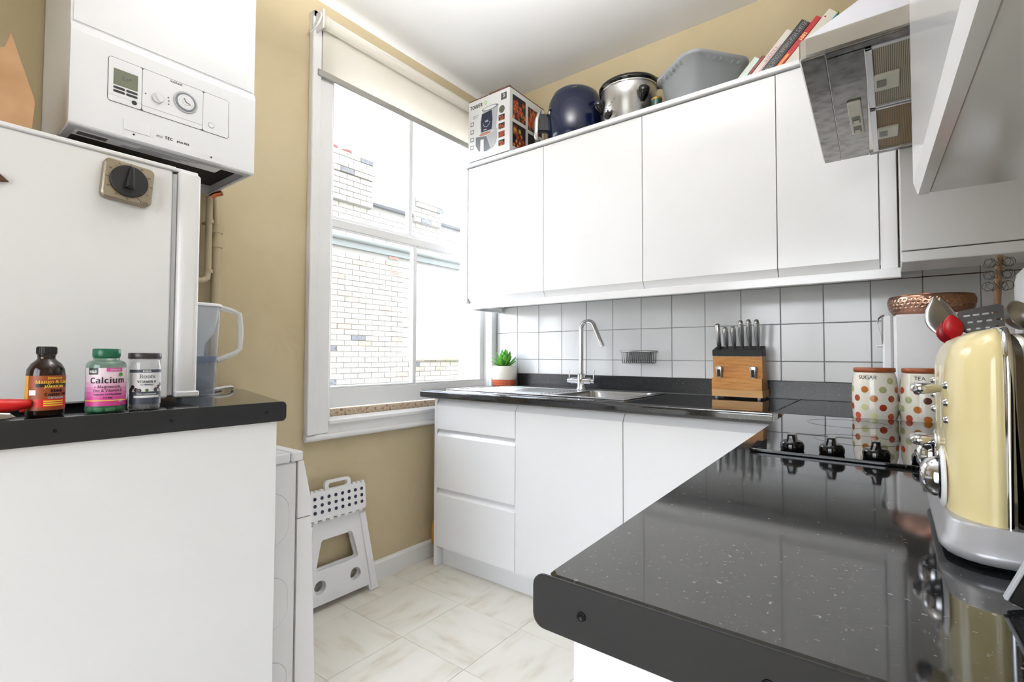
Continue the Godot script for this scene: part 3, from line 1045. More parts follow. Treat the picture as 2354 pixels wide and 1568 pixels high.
# ---------------------------------------------------------------- sink and tap
func build_sink() -> void:
	var t := thing("sink", "stainless steel sink with a ribbed drainer set in the black worktop", "sink", V(0.60, WT, 0.32))
	var y := WT + 0.0005
	# rim with a raised edge, drainer floor and bowl
	var s := S()
	for e in [[V(0.130, y, 0.105), V(1.080, y + 0.0035, 0.135)], [V(0.130, y, 0.500), V(1.080, y + 0.0035, 0.530)], [V(0.130, y, 0.135), V(0.155, y + 0.0035, 0.500)], [V(1.050, y, 0.135), V(1.080, y + 0.0035, 0.500)], [V(0.700, y, 0.135), V(0.735, y + 0.0035, 0.500)]]:
		add_box(s, e[1] - e[0], 0.0012, (e[0] + e[1]) / 2)
	P(t, "rim", done(s), M.sink_steel).position = -t.position
	B(t, "drainer", V(0.155, y, 0.135), V(0.700, y + 0.0012, 0.500), M.sink_steel, 0.0)
	for k in 11:
		var zz := 0.160 + k * 0.031
		PW(t, "drainer_rib", along_x([Vector2(zz - 0.007, y + 0.001), Vector2(zz + 0.007, y + 0.001), Vector2(zz + 0.003, y + 0.0036), Vector2(zz - 0.003, y + 0.0036)], 0.20, 0.66), M.sink_steel)
	var rings := []
	for e in [[0.312, 0.362, 0.040, 0.002], [0.308, 0.358, 0.045, -0.010], [0.296, 0.346, 0.05, -0.13], [0.26, 0.31, 0.05, -0.145]]:
		rings.append(ring(e[0], e[1], e[2], y + e[3], Vector2(0.893, 0.3175)))
	rings.reverse()
	var bowl := PW(t, "bowl", loft(rings, true, false), M.sink_steel)
	PW(bowl, "drain", lathe([Vector2(0, 0), Vector2(0.03, 0.001), Vector2(0.036, 0.003), Vector2(0.036, 0)], 20), M.chrome, Transform3D(Basis(), V(0.893, y - 0.1445, 0.3175)))
	# tap
	t = thing("tap", "tall chrome mixer tap with a swan neck and two lever handles", "tap", V(0.662, WT + 0.004, 0.120))
	P(t, "base", lathe([Vector2(0, 0), Vector2(0.026, 0), Vector2(0.026, 0), Vector2(0.026, 0.006), Vector2(0.020, 0.010), Vector2(0.020, 0.075), Vector2(0.020, 0.075), Vector2(0.016, 0.080), Vector2(0, 0.080)], 24), M.chrome)
	var pts := [V(0, 0.07, 0), V(0, 0.30, 0)]
	for i in range(1, 13):
		var a := PI * 0.90 * i / 12.0
		pts.append(V(0.037 - 0.037 * cos(a), 0.30 + 0.037 * sin(a), 0))
	var d: Vector3 = (pts[-1] - pts[-2]).normalized()
	pts.append(pts[-1] + d * 0.055)
	pts.append(pts[-1] + d * 0.055)
	P(t, "spout", tube(pts, 0.0115, 14), M.chrome)
	P(t, "crossbar", tube([V(-0.055, 0.042, 0.0), V(0.055, 0.042, 0.0)], 0.0165, 16), M.chrome)
	for sx in [-1.0, 1.0]:
		var h := P(t, "handle", tube([V(sx * 0.055, 0.042, 0), V(sx * 0.075, 0.042, 0)], 0.013, 14), M.chrome)
		P(h, "lever", tube([V(sx * 0.068, 0.045, 0), V(sx * 0.070, 0.098, 0.0)], 0.0035, 8), M.chrome)

# ---------------------------------------------------------------- cooker hood
func build_hood() -> void:
	var y := 1.600
	var t := thing("cooker_hood", "stainless steel cooker hood with mesh filters over the hob", "cooker hood", V(2.0, y, 0.87))
	var xf := func(z: float) -> float:
		return 1.735 + (z - 0.545) * 0.028
	# rim: four walls
	var th := 0.012
	var plan := [Vector2(1.747, 0.547), Vector2(XR - 0.002, 0.547), Vector2(XR - 0.002, 1.186), Vector2(1.765, 1.186), Vector2(1.756, 1.182), Vector2(1.752, 1.173), Vector2(1.736, 0.560), Vector2(1.739, 0.551)]
	PW(t, "rim", slab(plan, y + 0.004, y + 0.042, 0.003), M.hood_rim)
	PW(t, "edge_strip", slab([Vector2(1.7385, 0.555), Vector2(1.780, 0.555), Vector2(1.795, 1.178), Vector2(1.7555, 1.178)], y, y + 0.0045, 0.0008), M.hood_steel)
	PW(t, "front_panel", slab([Vector2(1.7815, 0.557), Vector2(1.846, 0.557), Vector2(1.858, 1.160), Vector2(1.7965, 1.160)], y - 0.0005, y + 0.0045, 0.0008), M.hood_steel)
	PW(t, "edge_strip", slab([Vector2(1.797, 1.1615), Vector2(XR - 0.004, 1.1615), Vector2(XR - 0.004, 1.182), Vector2(1.797, 1.182)], y, y + 0.0045, 0.0008), M.hood_steel)
	PW(t, "edge_strip", slab([Vector2(1.847, 0.549), Vector2(XR - 0.004, 0.549), Vector2(XR - 0.004, 0.574), Vector2(1.847, 0.574)], y, y + 0.0045, 0.0008), M.hood_steel)
	for e in [[0.877, 1.158, "filter"], [0.577, 0.871, "filter_greasy"]]:
		var f := B(t, "grease_filter", V(1.866, y + 0.001, e[0] + 0.008), V(2.20, y + 0.004, e[1] - 0.008), M[e[2]], 0.0005)
		PW(f, "filter_frame", boxes([[V(1.856, y - 0.003, e[0]), V(1.868, y + 0.004, e[1])], [V(1.856, y - 0.003, e[0]), V(2.21, y + 0.004, e[0] + 0.008)], [V(1.856, y - 0.003, e[1] - 0.008), V(2.21, y + 0.004, e[1])]], 0.001), M.filter_frame)
		var zc: float = e[0] * 0.56 + e[1] * 0.44
		var clip := B(f, "filter_clip", V(1.868, y - 0.004, zc - 0.036), V(1.910, y + 0.002, zc + 0.036), M.clip_white, 0.003)
		B(clip, "clip_recess", V(1.872, y - 0.0050, zc - 0.016), V(1.888, y - 0.0035, zc + 0.016), M.clip_recess, 0.001)
	# switch unit
	var sw := PW(t, "switch_panel", prism(rr(0.026, 0.200, 0.006, 4), 0.006, 0.0015, Transform3D(Basis(Vector3(1, 0, 0), Vector3(0, 0, 1), Vector3(0, -1, 0)), V(1.829, y - 0.0003, 0.845))), M.clip_white)
	for zc in [0.845, 0.785]:
		var k := B(sw, "switch", V(1.821, y - 0.0075, zc - 0.019), V(1.837, y - 0.006, zc + 0.019), M.clip_recess, 0.001)
		B(k, "rocker", V(1.823, y - 0.0100, zc - 0.016), V(1.835, y - 0.0070, zc - 0.002), M.clip_white, 0.0012)
	# sloping canopy and flue
	var r0 := PackedVector3Array([V(1.752, y + 0.042, 1.172), V(XR - 0.003, y + 0.042, 1.172), V(XR - 0.003, y + 0.042, 0.560), V(1.738, y + 0.042, 0.560)])
	var r1 := PackedVector3Array([V(1.99, y + 0.26, 1.00), V(XR - 0.003, y + 0.26, 1.00), V(XR - 0.003, y + 0.26, 0.74), V(1.99, y + 0.26, 0.74)])
	PW(t, "canopy", loft([r0, r1], true, true, false), M.hood_canopy)
	B(t, "flue", V(1.99, y + 0.26, 0.74), V(XR - 0.003, 2.45, 1.00), M.hood_canopy, 0.003)

# ---------------------------------------------------------------- fridge corner on the left
func build_left_side() -> void:
	var t := thing("breakfast_worktop", "black left worktop with a dark metal end plate and screws", "worktop", V(0.3, 0.862, 2.1))
	PW(t, "top", slab([Vector2(0.002, 1.455), Vector2(0.07, 1.462), Vector2(0.613, 1.609), Vector2(0.613, 2.85), Vector2(0.002, 2.85)], 0.862, 0.900, 0.002), M.worktop)
	var pl := PW(t, "end_plate", prism(rr(1.25, 0.051, 0.012, 5), 0.003, 0.0006, Transform3D(Basis(Vector3(0, 0, -1), Vector3(0, 1, 0), Vector3(1, 0, 0)), V(0.6135, 0.8755, 2.227))), M.end_plate)
	var sc := lathe([Vector2(0, 0.0), Vector2(0.0022, 0.0003), Vector2(0.0030, 0.0012), Vector2(0.0036, 0.0004), Vector2(0.0036, -0.0005)], 14)
	for z in [1.655, 1.865, 2.058]:
		PW(pl, "screw", sc, M.screw, Transform3D(Basis(Vector3.BACK, -PI / 2), V(0.6167, 0.876, z)))
	t = thing("left_end_panel", "large white gloss end panel under the left worktop", "panel", V(0.6, 0.0, 2.1))
	B(t, "panel", V(0.588, 0.0, 1.622), V(0.608, 0.861, 2.85), M.gloss_white, 0.002)
	# tumble dryer, seen from its side
	t = thing("tumble_dryer", "white tumble dryer seen from the side under the left worktop", "tumble dryer", V(0.30, 0.0, 1.78))
	B(t, "body", V(0.06, 0.012, 1.532), V(0.548, 0.722, 2.06), M.white_plastic, 0.004)
	B(t, "lid", V(0.058, 0.723, 1.552), V(0.552, 0.750, 2.06), M.white_plastic, 0.004)
	B(t, "lid_corner", V(0.058, 0.723, 1.516), V(0.552, 0.750, 1.5505), M.white_plastic, 0.003)
	PW(t, "front_panel", along_x([Vector2(1.530, 0.014), Vector2(1.530, 0.560), Vector2(1.488, 0.560), Vector2(1.471, 0.10), Vector2(1.471, 0.014)], 0.058, 0.551), M.white_plastic)
	PW(t, "control_panel", along_x([Vector2(1.530, 0.5625), Vector2(1.530, 0.722), Vector2(1.514, 0.722), Vector2(1.488, 0.600), Vector2(1.487, 0.5625)], 0.058, 0.551), M.white_plastic)
	for y in [0.573, 0.347, 0.121]:
		var q := prism(rr(0.30, 0.145, 0.055, 8), 0.002, 0.0008, Transform3D(Basis(Vector3(0, 0, -1), Vector3(0, 1, 0), Vector3(1, 0, 0)), V(0.5478, y, 1.703)))
		var e := PW(t, "pressed_rib", q, M.light_grey)
		PW(e, "rib_face", prism(rr(0.297, 0.142, 0.0535, 8), 0.0012, 0.0004, Transform3D(Basis(Vector3(0, 0, -1), Vector3(0, 1, 0), Vector3(1, 0, 0)), V(0.5494, y, 1.703))), M.white_plastic)
	for e in [V(0.10, 0, 1.56), V(0.51, 0, 1.56), V(0.10, 0, 2.03), V(0.51, 0, 2.03)]:
		B(t, "foot", e + V(-0.015, 0, -0.015), e + V(0.015, 0.013, 0.015), M.black_soft, 0.002)
	# small fridge on the worktop
	t = thing("fridge", "small white fridge standing on the left worktop under the boiler", "fridge", V(0.22, 0.901, 2.05))
	B(t, "body", V(0.025, 0.912, 1.812), V(0.420, 1.500, 2.38), M.fridge_white, 0.004)
	B(t, "top_panel", V(0.023, 1.500, 1.805), V(0.424, 1.510, 2.38), M.white_plastic, 0.003)
	B(t, "gasket", V(0.033, 0.918, 1.799), V(0.412, 1.495, 1.811), M.gasket, 0.002)
	var dr := PW(t, "door", slab_from(rrz(0.028, 0.424, 1.744, 1.798, 0.016), 0.914, 1.504, 0.004), M.fridge_white)
	B(dr, "door_lip", V(0.030, 0.9125, 1.7415), V(0.428, 0.928, 1.797), M.white_plastic, 0.003)
	PW(dr, "hinge_cover", boxes([[V(0.34, 1.505, 1.748), V(0.405, 1.515, 1.85)]], 0.002), M.white_plastic)
	for e in [V(0.07, 0.901, 1.84), V(0.38, 0.901, 1.84), V(0.07, 0.901, 2.33), V(0.38, 0.901, 2.33)]:
		B(t, "foot", e + V(-0.014, 0, -0.014), e + V(0.014, 0.012, 0.014), M.black_soft, 0.002)
	# kitchen timer on the fridge
	t = thing("kitchen_timer", "square brushed-metal kitchen timer with a black dial on the fridge", "timer", V(0.4205, 1.388, 1.914), PI / 2)
	t.rotation.z = deg_to_rad(-4.0)
	var gold := mat("timer_metal", Color(0.60, 0.555, 0.48), 0.35, 0.9)
	P(t, "case", prism(rr(0.098, 0.094, 0.012, 5, Vector2(0, 0.047)), 0.026, 0.003), gold)
	P(t, "dial", prism(disc(0.0375, 40, Vector2(0, 0.049)), 0.006, 0.0015, Transform3D(Basis(), V(0, 0, 0.0258))), M.black_soft)
	P(t, "pointer", prism(PackedVector2Array([Vector2(-0.009, 0.030), Vector2(0.009, 0.030), Vector2(0.004, 0.082), Vector2(-0.004, 0.082)]), 0.014, 0.004, Transform3D(Basis(), V(0, 0, 0.031))), M.black)
	for k in 60:
		var a := TAU * k / 60.0
		var big := k % 5 == 0
		var ln := 0.0016 if not big else 0.003
		var tick := P(t, "tick", bevbox(V(0.0005 if not big else 0.0009, ln, 0.0004), 0.0), M.ink, V(sin(a) * 0.0405, 0.049 + cos(a) * 0.0405, 0.0261))
		tick.rotation.z = -a
	for k in 12:
		var a := TAU * k / 12.0
		T(t, str((60 - 5 * k) % 60 if k > 0 else 0), 0.0030, M.ink, V(sin(a) * 0.0445, 0.049 + cos(a) * 0.0425, 0.0262))
	T(t, "Tala", 0.006, M.ink, V(0.033, 0.007, 0.0262), Vector3.ZERO, serif)
	# dark magnet at the left edge
	t = thing("fridge_magnet", "dark brown leaf-shaped magnet at the left edge of the fridge", "magnet", V(0.4205, 1.376, 2.122), PI / 2)
	P(t, "leaf", prism(PackedVector2Array([Vector2(-0.03, 0.004), Vector2(-0.012, 0.018), Vector2(-0.002, 0.022), Vector2(0.012, 0.008), Vector2(-0.004, 0.005), Vector2(-0.02, 0.0)]), 0.008, 0.002), M.brown)
	# open cardboard box on the fridge
	t = thing("cardboard_box", "open brown cardboard box standing on the fridge beside the boiler", "box", V(0.22, 1.5115, 2.186))
	P(t, "body", boxes([[V(-0.13, 0, -0.116), V(-0.127, 0.08, 0.116)], [V(0.127, 0, -0.116), V(0.13, 0.08, 0.116)], [V(-0.13, 0, -0.116), V(0.13, 0.08, -0.113)], [V(-0.13, 0, 0.113), V(0.13, 0.08, 0.116)], [V(-0.13, 0, -0.116), V(0.13, 0.004, 0.116)]]), M.cardboard)
	P(t, "flap", prism(PackedVector2Array([Vector2(-0.110, 0.0), Vector2(0.116, 0.0), Vector2(0.121, 0.085), Vector2(0.079, 0.222), Vector2(0.070, 0.185), Vector2(-0.110, 0.12)]), 0.004, 0.0, Transform3D(Basis(Vector3.UP, PI / 2), V(0.131, 0.0, 0.0))), M.cardboard)

func rrz(x0: float, x1: float, z0: float, z1: float, r: float) -> Array:
	var out := []
	for p in rr(x1 - x0, z1 - z0, r, 5, Vector2((x0 + x1) / 2, (z0 + z1) / 2)):
		out.append(p)
	return out

func slab_from(plan: Array, y0: float, y1: float, bev: float) -> ArrayMesh:
	return slab(plan, y0, y1, bev)

# ---------------------------------------------------------------- boiler and its pipes
func build_boiler() -> void:
	var t := thing("boiler", "white wall-hung gas boiler with a clock and a small display", "boiler", V(0.0, 1.583, 1.784), PI / 2)
	var W := 0.2185
	P(t, "casing", boxes([[V(-W, 0, 0.003), V(-W + 0.004, 0.70, 0.309)], [V(W - 0.004, 0, 0.003), V(W, 0.70, 0.309)], [V(-W, 0.696, 0.003), V(W, 0.70, 0.309)], [V(-W, 0, 0.003), V(W, 0.70, 0.007)]]), M.boiler_white)
	L(t, "underside", V(-W + 0.005, 0.030, 0.010), V(W - 0.005, 0.036, 0.305), M.black_soft, 0.0)
	P(t, "bottom_frame", boxes([[V(-W + 0.004, 0, 0.29), V(W - 0.004, 0.006, 0.309)], [V(-W + 0.004, 0, 0.008), V(-W + 0.020, 0.004, 0.29)], [V(W - 0.012, 0, 0.008), V(W - 0.004, 0.004, 0.29)]]), M.light_grey)
	var fc := P(t, "front_cover", along_x([Vector2(0.310, 0.0), Vector2(0.322, 0.0), Vector2(0.325, 0.004), Vector2(0.325, 0.232), Vector2(0.3235, 0.242), Vector2(0.316, 0.254), Vector2(0.316, 0.70), Vector2(0.310, 0.70)], -W, W), M.boiler_white)
	L(fc, "cover_step", V(-0.2135, 0.258, 0.3155), V(0.2135, 0.698, 0.3185), M.boiler_white, 0.0015)
	# control panel
	var z := 0.325
	var cp := P(t, "control_panel", prism(rr(0.288, 0.115, 0.008, 5, Vector2(-0.002, 0.1425)), 0.0008, 0.0, Transform3D(Basis(), V(0, 0, z))), M.line_grey)
	var seg := func(x0: float, x1: float) -> void:
		P(cp, "panel_field", prism(rr(x1 - x0, 0.1126, 0.006, 4, Vector2((x0 + x1) / 2, 0.1425)), 0.0009, 0.0003, Transform3D(Basis(), V(0, 0, z + 0.0006))), M.boiler_white)
	seg.call(-0.1448, -0.0745)
	seg.call(-0.0733, 0.0714)
	seg.call(0.0722, 0.1408)
	z += 0.0015
	L(cp, "display", V(-0.1345, 0.131, z), V(-0.0835, 0.172, z + 0.0008), M.lcd, 0.0)
	T(cp, "34°", 0.010, M.ink_grey, V(-0.108, 0.152, z + 0.0011))
	for y in [0.1235, 0.1140]:
		for x in [-0.1225, -0.0955]:
			P(cp, "button", prism(rr(0.0245, 0.0060, 0.0028, 4, Vector2(x, y)), 0.0012, 0.0004, Transform3D(Basis(), V(0, 0, z))), M.black_soft)
	P(cp, "reset_button", prism(disc(0.0058, 20, Vector2(-0.090, 0.0985)), 0.0012, 0.0004, Transform3D(Basis(), V(0, 0, z))), M.black_soft)
	L(cp, "groove", V(-0.144, 0.1015, z), V(-0.075, 0.1020, z + 0.0003), M.light_grey, 0.0)
	L(cp, "groove", V(-0.0725, 0.1000, z), V(0.071, 0.1006, z + 0.0003), M.mid_grey, 0.0)
	for k in [V(-0.066, 0.134, z), V(-0.014, 0.145, z), V(-0.013, 0.136, z), V(-0.013, 0.127, z)]:
		L(cp, "mark", k + V(-0.0018, -0.0016, 0), k + V(0.0018, 0.0016, 0.0003), M.ink_grey, 0.0)
	var kn := P(cp, "knob", prism(disc(0.0135, 28, Vector2(-0.039, 0.1330)), 0.003, 0.001, Transform3D(Basis(), V(0, 0, z))), M.light_grey)
	P(kn, "knob_cap", prism(disc(0.0128, 28, Vector2(-0.039, 0.1330)), 0.0012, 0.0004, Transform3D(Basis(), V(0, 0, z + 0.0025))), M.boiler_white)
	P(kn, "knob_bar", bevbox(V(0.0055, 0.025, 0.008), 0.0015), M.boiler_white, V(-0.039, 0.133, z + 0.006), V(0, 0, 35))
	var ck := P(cp, "clock", prism(disc(0.0295, 40, Vector2(0.027, 0.1480)), 0.003, 0.001, Transform3D(Basis(), V(0, 0, z))), M.light_grey)
	P(ck, "clock_ring", prism(disc(0.0255, 40, Vector2(0.027, 0.1480)), 0.0022, 0.0006, Transform3D(Basis(), V(0, 0, z + 0.002))), M.mid_grey)
	P(ck, "clock_face", prism(disc(0.0205, 40, Vector2(0.027, 0.1480)), 0.0015, 0.0004, Transform3D(Basis(), V(0, 0, z + 0.0035))), M.boiler_white)
	P(ck, "clock_hub", prism(disc(0.0095, 30, Vector2(0.027, 0.1480)), 0.0006, 0.0, Transform3D(Basis(), V(0, 0, z + 0.0049))), M.light_grey)
	P(ck, "clock_hub", prism(disc(0.0088, 30, Vector2(0.027, 0.1480)), 0.0007, 0.0, Transform3D(Basis(), V(0, 0, z + 0.0050))), M.boiler_white)
	P(ck, "clock_hand", bevbox(V(0.0014, 0.012, 0.0008), 0.0), M.ink, V(0.0245, 0.1515, z + 0.0062), V(0, 0, 30))
	P(ck, "clock_hand", bevbox(V(0.0012, 0.013, 0.0008), 0.0), M.ink, V(0.0322, 0.1455, z + 0.0062), V(0, 0, 62))
	for k in 24:
		var a := TAU * k / 24.0
		P(ck, "clock_mark", bevbox(V(0.0007, 0.0018, 0.0003), 0.0), M.ink_grey, V(0.027 + sin(a) * 0.0165, 0.148 + cos(a) * 0.0165, z + 0.0051), V(0, 0, -rad_to_deg(a)))
	P(cp, "power_button", prism(disc(0.0082, 28, Vector2(0.094, 0.1085)), 0.0008, 0.0, Transform3D(Basis(), V(0, 0, z))), M.mid_grey)
	P(cp, "power_button_cap", prism(disc(0.0074, 28, Vector2(0.094, 0.1085)), 0.0016, 0.0004, Transform3D(Basis(), V(0, 0, z))), M.boiler_white)
	T(cp, "Vaillant", 0.0058, M.ink, V(0.004, 0.1935, z), Vector3.ZERO, fontb)
	T(t, "eco", 0.0066, M.ink_grey, V(-0.032, 0.032, 0.3252))
	T(t, "TEC", 0.0080, M.ink, V(-0.010, 0.0325, 0.3252), Vector3.ZERO, fontb)
	T(t, "plus 824", 0.0056, M.ink, V(0.024, 0.032, 0.3252), Vector3.ZERO, fontb)
	# flap catch and lower ledge
	L(t, "catch_plate", V(-0.112, 0.022, 0.325), V(-0.054, 0.050, 0.3275), M.boiler_white, 0.001)
	L(t, "lower_ledge", V(-0.112, 0.001, 0.325), V(0.118, 0.020, 0.3290), M.boiler_white, 0.0015)
	for x in [-0.09, 0.095]:
		P(t, "screw", lathe([Vector2(0, 0), Vector2(0.0025, 0), Vector2(0.0025, 0.0015), Vector2(0, 0.0015)], 10), M.ink, V(x, 0.014, 0.3285), V(90, 0, 0))
	# rating plate hanging below
	var rp := P(t, "rating_plate", bevbox(V(0.34, 0.0012, 0.045), 0.0), M.white_plastic, V(-0.03, 0.003, 0.262))
	for k in 6:
		P(rp, "print_line", bevbox(V(0.10 + 0.02 * (k % 3), 0.0004, 0.0016), 0.0), M.ink_grey, V(-0.02 + 0.012 * k, -0.0008, -0.016 + k * 0.0062))
	L(rp, "print_block", V(-0.16, -0.0009, -0.012), V(-0.10, -0.0005, 0.012), M.ink_grey, 0.0)
	# pipes
	t = thing("gas_pipe", "thin cream-painted copper pipe bending towards the fridge below the boiler", "pipe", V(0.06, 1.26, 1.588))
	PW(t, "copper_end", tube([V(0.085, 1.576, 1.560), V(0.068, 1.568, 1.578), V(0.06, 1.555, 1.590)], 0.0085, 10), M.copper)
	PW(t, "pipe", tube([V(0.06, 1.560, 1.590), V(0.06, 1.31, 1.590), V(0.06, 1.283, 1.592), V(0.062, 1.272, 1.606), V(0.064, 1.268, 1.65)], 0.0105, 12), M.pipe_paint)
	for y in [1.30, 1.47]:
		PW(t, "pipe_clip", tube([V(0.06, y, 1.588), V(0.06, y + 0.012, 1.588)], 0.0125, 12), M.pipe_paint)
	PW(t, "clip_bar", boxes([[V(0.004, 1.474, 1.582), V(0.055, 1.480, 1.592)]]), M.pipe_paint)
	t = thing("waste_pipe", "thick cream-painted waste pipe with two collars on the wall below the boiler", "pipe", V(0.035, 0.9, 1.56))
	PW(t, "pipe", tube([V(0.035, 0.902, 1.556), V(0.035, 1.46, 1.556)], 0.0155, 14), M.pipe_paint)
	PW(t, "upper_pipe", tube([V(0.035, 1.455, 1.556), V(0.033, 1.50, 1.557), V(0.030, 1.56, 1.560), V(0.030, 1.580, 1.560)], 0.0105, 12), M.pipe_paint)
	for y in [1.395, 1.445]:
		PW(t, "collar", tube([V(0.035, y, 1.556), V(0.035, y + 0.028, 1.556)], 0.0200, 16), M.pipe_paint)
	t = thing("pipe_plate", "cream-painted metal bracket plate on the wall behind the boiler pipes", "bracket", V(0.01, 1.20, 1.625))
	PW(t, "plate", prism(PackedVector2Array([Vector2(-0.015, 0.0), Vector2(0.022, 0.0), Vector2(0.025, 0.16), Vector2(0.005, 0.37), Vector2(-0.015, 0.37)]), 0.012, 0.002, Transform3D(Basis(Vector3(0, 0, -1), Vector3(0, 1, 0), Vector3(1, 0, 0)), V(0.002, 1.20, 1.622))), M.pipe_paint)

# ---------------------------------------------------------------- things on top of the wall cabinets
const TOP := 2.0552

func build_cabinet_top_things() -> void:
	# carton printed with an air fryer
	var t := thing("air_fryer_carton", "white printed air fryer carton with food pictures on the wall cabinets", "box", V(0.2295, TOP, 0.1775))
	var w := 0.283
	var h := 0.337
	var d := 0.312
	P(t, "carton", bevbox(V(w, h, d), 0.001), M.carton_white, V(0, h / 2, 0))
	for e in [[V(-w / 2, h, d / 2 - 0.010), V(-0.012, h + 0.006, d / 2 - 0.002)], [V(0.002, h, d / 2 - 0.012), V(w / 2 - 0.002, h + 0.010, d / 2 - 0.001)], [V(w / 2 - 0.006, h, -d / 2), V(w / 2 - 0.001, h + 0.006, d / 2 - 0.014)]]:
		L(t, "carton_flap_edge", e[0], e[1], M.carton_edge, 0.0)
	var fr := func(u: float, v: float) -> Vector3:
		return V(-w / 2 + u * w, v * h, d / 2 + 0.0002)
	var zf := d / 2 + 0.0002
	var block := func(called: String, poly: PackedVector2Array, m: Material, lift := 0.0) -> void:
		var q := PackedVector2Array()
		for p in poly:
			q.append(Vector2(-w / 2 + p.x * w, p.y * h))
		P(t, called, prism(q, 0.0004, 0.0, Transform3D(Basis(), V(0, 0, zf + lift))), m)
	T(t, "TOWER", 0.0200, M.ink, fr.call(0.20, 0.895), Vector3.ZERO, fontb, 0.0, 0.92)
	var green := mat("print_green", Color(0.55, 0.75, 0.35), 0.5)
	block.call("printed_ring", disc(0.032, 20, Vector2(0.43, 0.90), 0.027), green)
	block.call("printed_ring", disc(0.020, 20, Vector2(0.43, 0.90), 0.017), M.carton_white, 0.0003)
	block.call("printed_badge", PackedVector2Array([Vector2(0.80, 0.84), Vector2(0.93, 0.84), Vector2(0.93, 0.945), Vector2(0.80, 0.945)]), M.ink_grey)
	T(t, "3", 0.017, M.carton_white, fr.call(0.865, 0.90) + V(0, 0, 0.0005), Vector3.ZERO, fontb)
	T(t, "FAMILY SIZE", 0.0062, M.mid_grey, fr.call(0.18, 0.745), Vector3.ZERO, font, 0.0, 0.85)
	T(t, "AIR FRYER", 0.0062, M.mid_grey, fr.call(0.17, 0.715), Vector3.ZERO, font, 0.0, 0.85)
	# printed fryer
	block.call("printed_fryer_top", PackedVector2Array([Vector2(0.31, 0.42), Vector2(0.30, 0.62), Vector2(0.34, 0.74), Vector2(0.40, 0.79), Vector2(0.52, 0.82), Vector2(0.64, 0.82), Vector2(0.73, 0.78), Vector2(0.71, 0.60), Vector2(0.68, 0.43)]), M.light_grey)
	block.call("printed_fryer_lid", disc(0.20, 28, Vector2(0.54, 0.795), 0.035), M.mid_grey, 0.0003)
	block.call("printed_fryer_lid", disc(0.16, 28, Vector2(0.53, 0.797), 0.024), M.carton_white, 0.0006)
	block.call("printed_fryer_panel", PackedVector2Array([Vector2(0.33, 0.45), Vector2(0.32, 0.60), Vector2(0.34, 0.735), Vector2(0.58, 0.755), Vector2(0.60, 0.60), Vector2(0.58, 0.45)]), M.navy, 0.0003)
	for k in 9:
		var a := PI + PI * k / 8.0
		block.call("printed_key", disc(0.008, 8, Vector2(0.455 + 0.08 * cos(a), 0.575 + 0.06 * sin(a)), 0.008), M.carton_white, 0.0006)
	T(t, "180", 0.010, M.carton_white, fr.call(0.455, 0.60) + V(0, 0, 0.0006), Vector3.ZERO, fontb)
	T(t, "TOWER", 0.0052, M.carton_white, fr.call(0.42, 0.475) + V(0, 0, 0.0006), Vector3.ZERO, fontb)
	block.call("printed_drawer", PackedVector2Array([Vector2(0.19, 0.40), Vector2(0.19, 0.26), Vector2(0.27, 0.16), Vector2(0.45, 0.13), Vector2(0.62, 0.17), Vector2(0.70, 0.27), Vector2(0.70, 0.43), Vector2(0.45, 0.37)]), M.mid_grey, 0.0002)
	block.call("printed_drawer_side", PackedVector2Array([Vector2(0.45, 0.37), Vector2(0.56, 0.14), Vector2(0.66, 0.20), Vector2(0.71, 0.29), Vector2(0.71, 0.44)]), M.light_grey, 0.0005)
	var meat := mat("print_meat", Color(0.72, 0.50, 0.42), 0.5)
	block.call("printed_food", disc(0.14, 20, Vector2(0.42, 0.41), 0.022), meat, 0.0006)
	block.call("printed_handle", PackedVector2Array([Vector2(0.30, 0.07), Vector2(0.39, 0.085), Vector2(0.39, 0.33), Vector2(0.31, 0.335)]), M.carton_white, 0.0008)
	for k in 4:
		var y: float = [0.60, 0.475, 0.35, 0.225][k]
		block.call("printed_icon", PackedVector2Array([Vector2(0.055, y), Vector2(0.135, y), Vector2(0.135, y + 0.065), Vector2(0.055, y + 0.065)]), M.ink_grey)
		block.call("printed_icon", PackedVector2Array([Vector2(0.068, y + 0.011), Vector2(0.122, y + 0.011), Vector2(0.122, y + 0.054), Vector2(0.068, y + 0.054)]), M.carton_white, 0.0003)
	block.call("printed_badge", disc(0.066, 24, Vector2(0.82, 0.70), 0.058), mat("print_olive", Color(0.38, 0.40, 0.34), 0.5))
	# food pictures
	var hot := [Color(0.90, 0.36, 0.12), Color(0.82, 0.25, 0.10), Color(0.93, 0.48, 0.20)]
	picture("food0", food_tex(1, hot, Color(0.05, 0.06, 0.12), false))
	picture("food1", food_tex(2, [Color(0.86, 0.28, 0.12), Color(0.92, 0.40, 0.14)], Color(0.10, 0.10, 0.16), true))
	picture("food2", food_tex(3, [Color(0.92, 0.45, 0.12), Color(0.85, 0.20, 0.12), Color(0.93, 0.66, 0.22), Color(0.62, 0.16, 0.22)], Color(0.06, 0.06, 0.14), false))
	picture("food3", food_tex(4, [Color(0.06, 0.08, 0.2), Color(0.75, 0.62, 0.22), Color(0.05, 0.06, 0.14), Color(0.20, 0.28, 0.40)], Color(0.04, 0.05, 0.12), false))
	for k in 4:
		P(t, "printed_picture", pic(0.040, 0.030), M["food%d" % [2, 0, 1, 2][k]], fr.call(0.815, [0.575, 0.445, 0.315, 0.185][k]) + V(0, 0, 0.0003))
	block.call("printed_stripe", PackedVector2Array([Vector2(0.03, 0.006), Vector2(0.99, 0.006), Vector2(0.99, 0.030), Vector2(0.03, 0.030)]), M.ink_grey)
	var side := [[0.255, 0.735, 0.36, 0.37], [0.715, 0.70, 0.42, 0.37], [0.255, 0.31, 0.36, 0.37], [0.715, 0.275, 0.42, 0.37]]
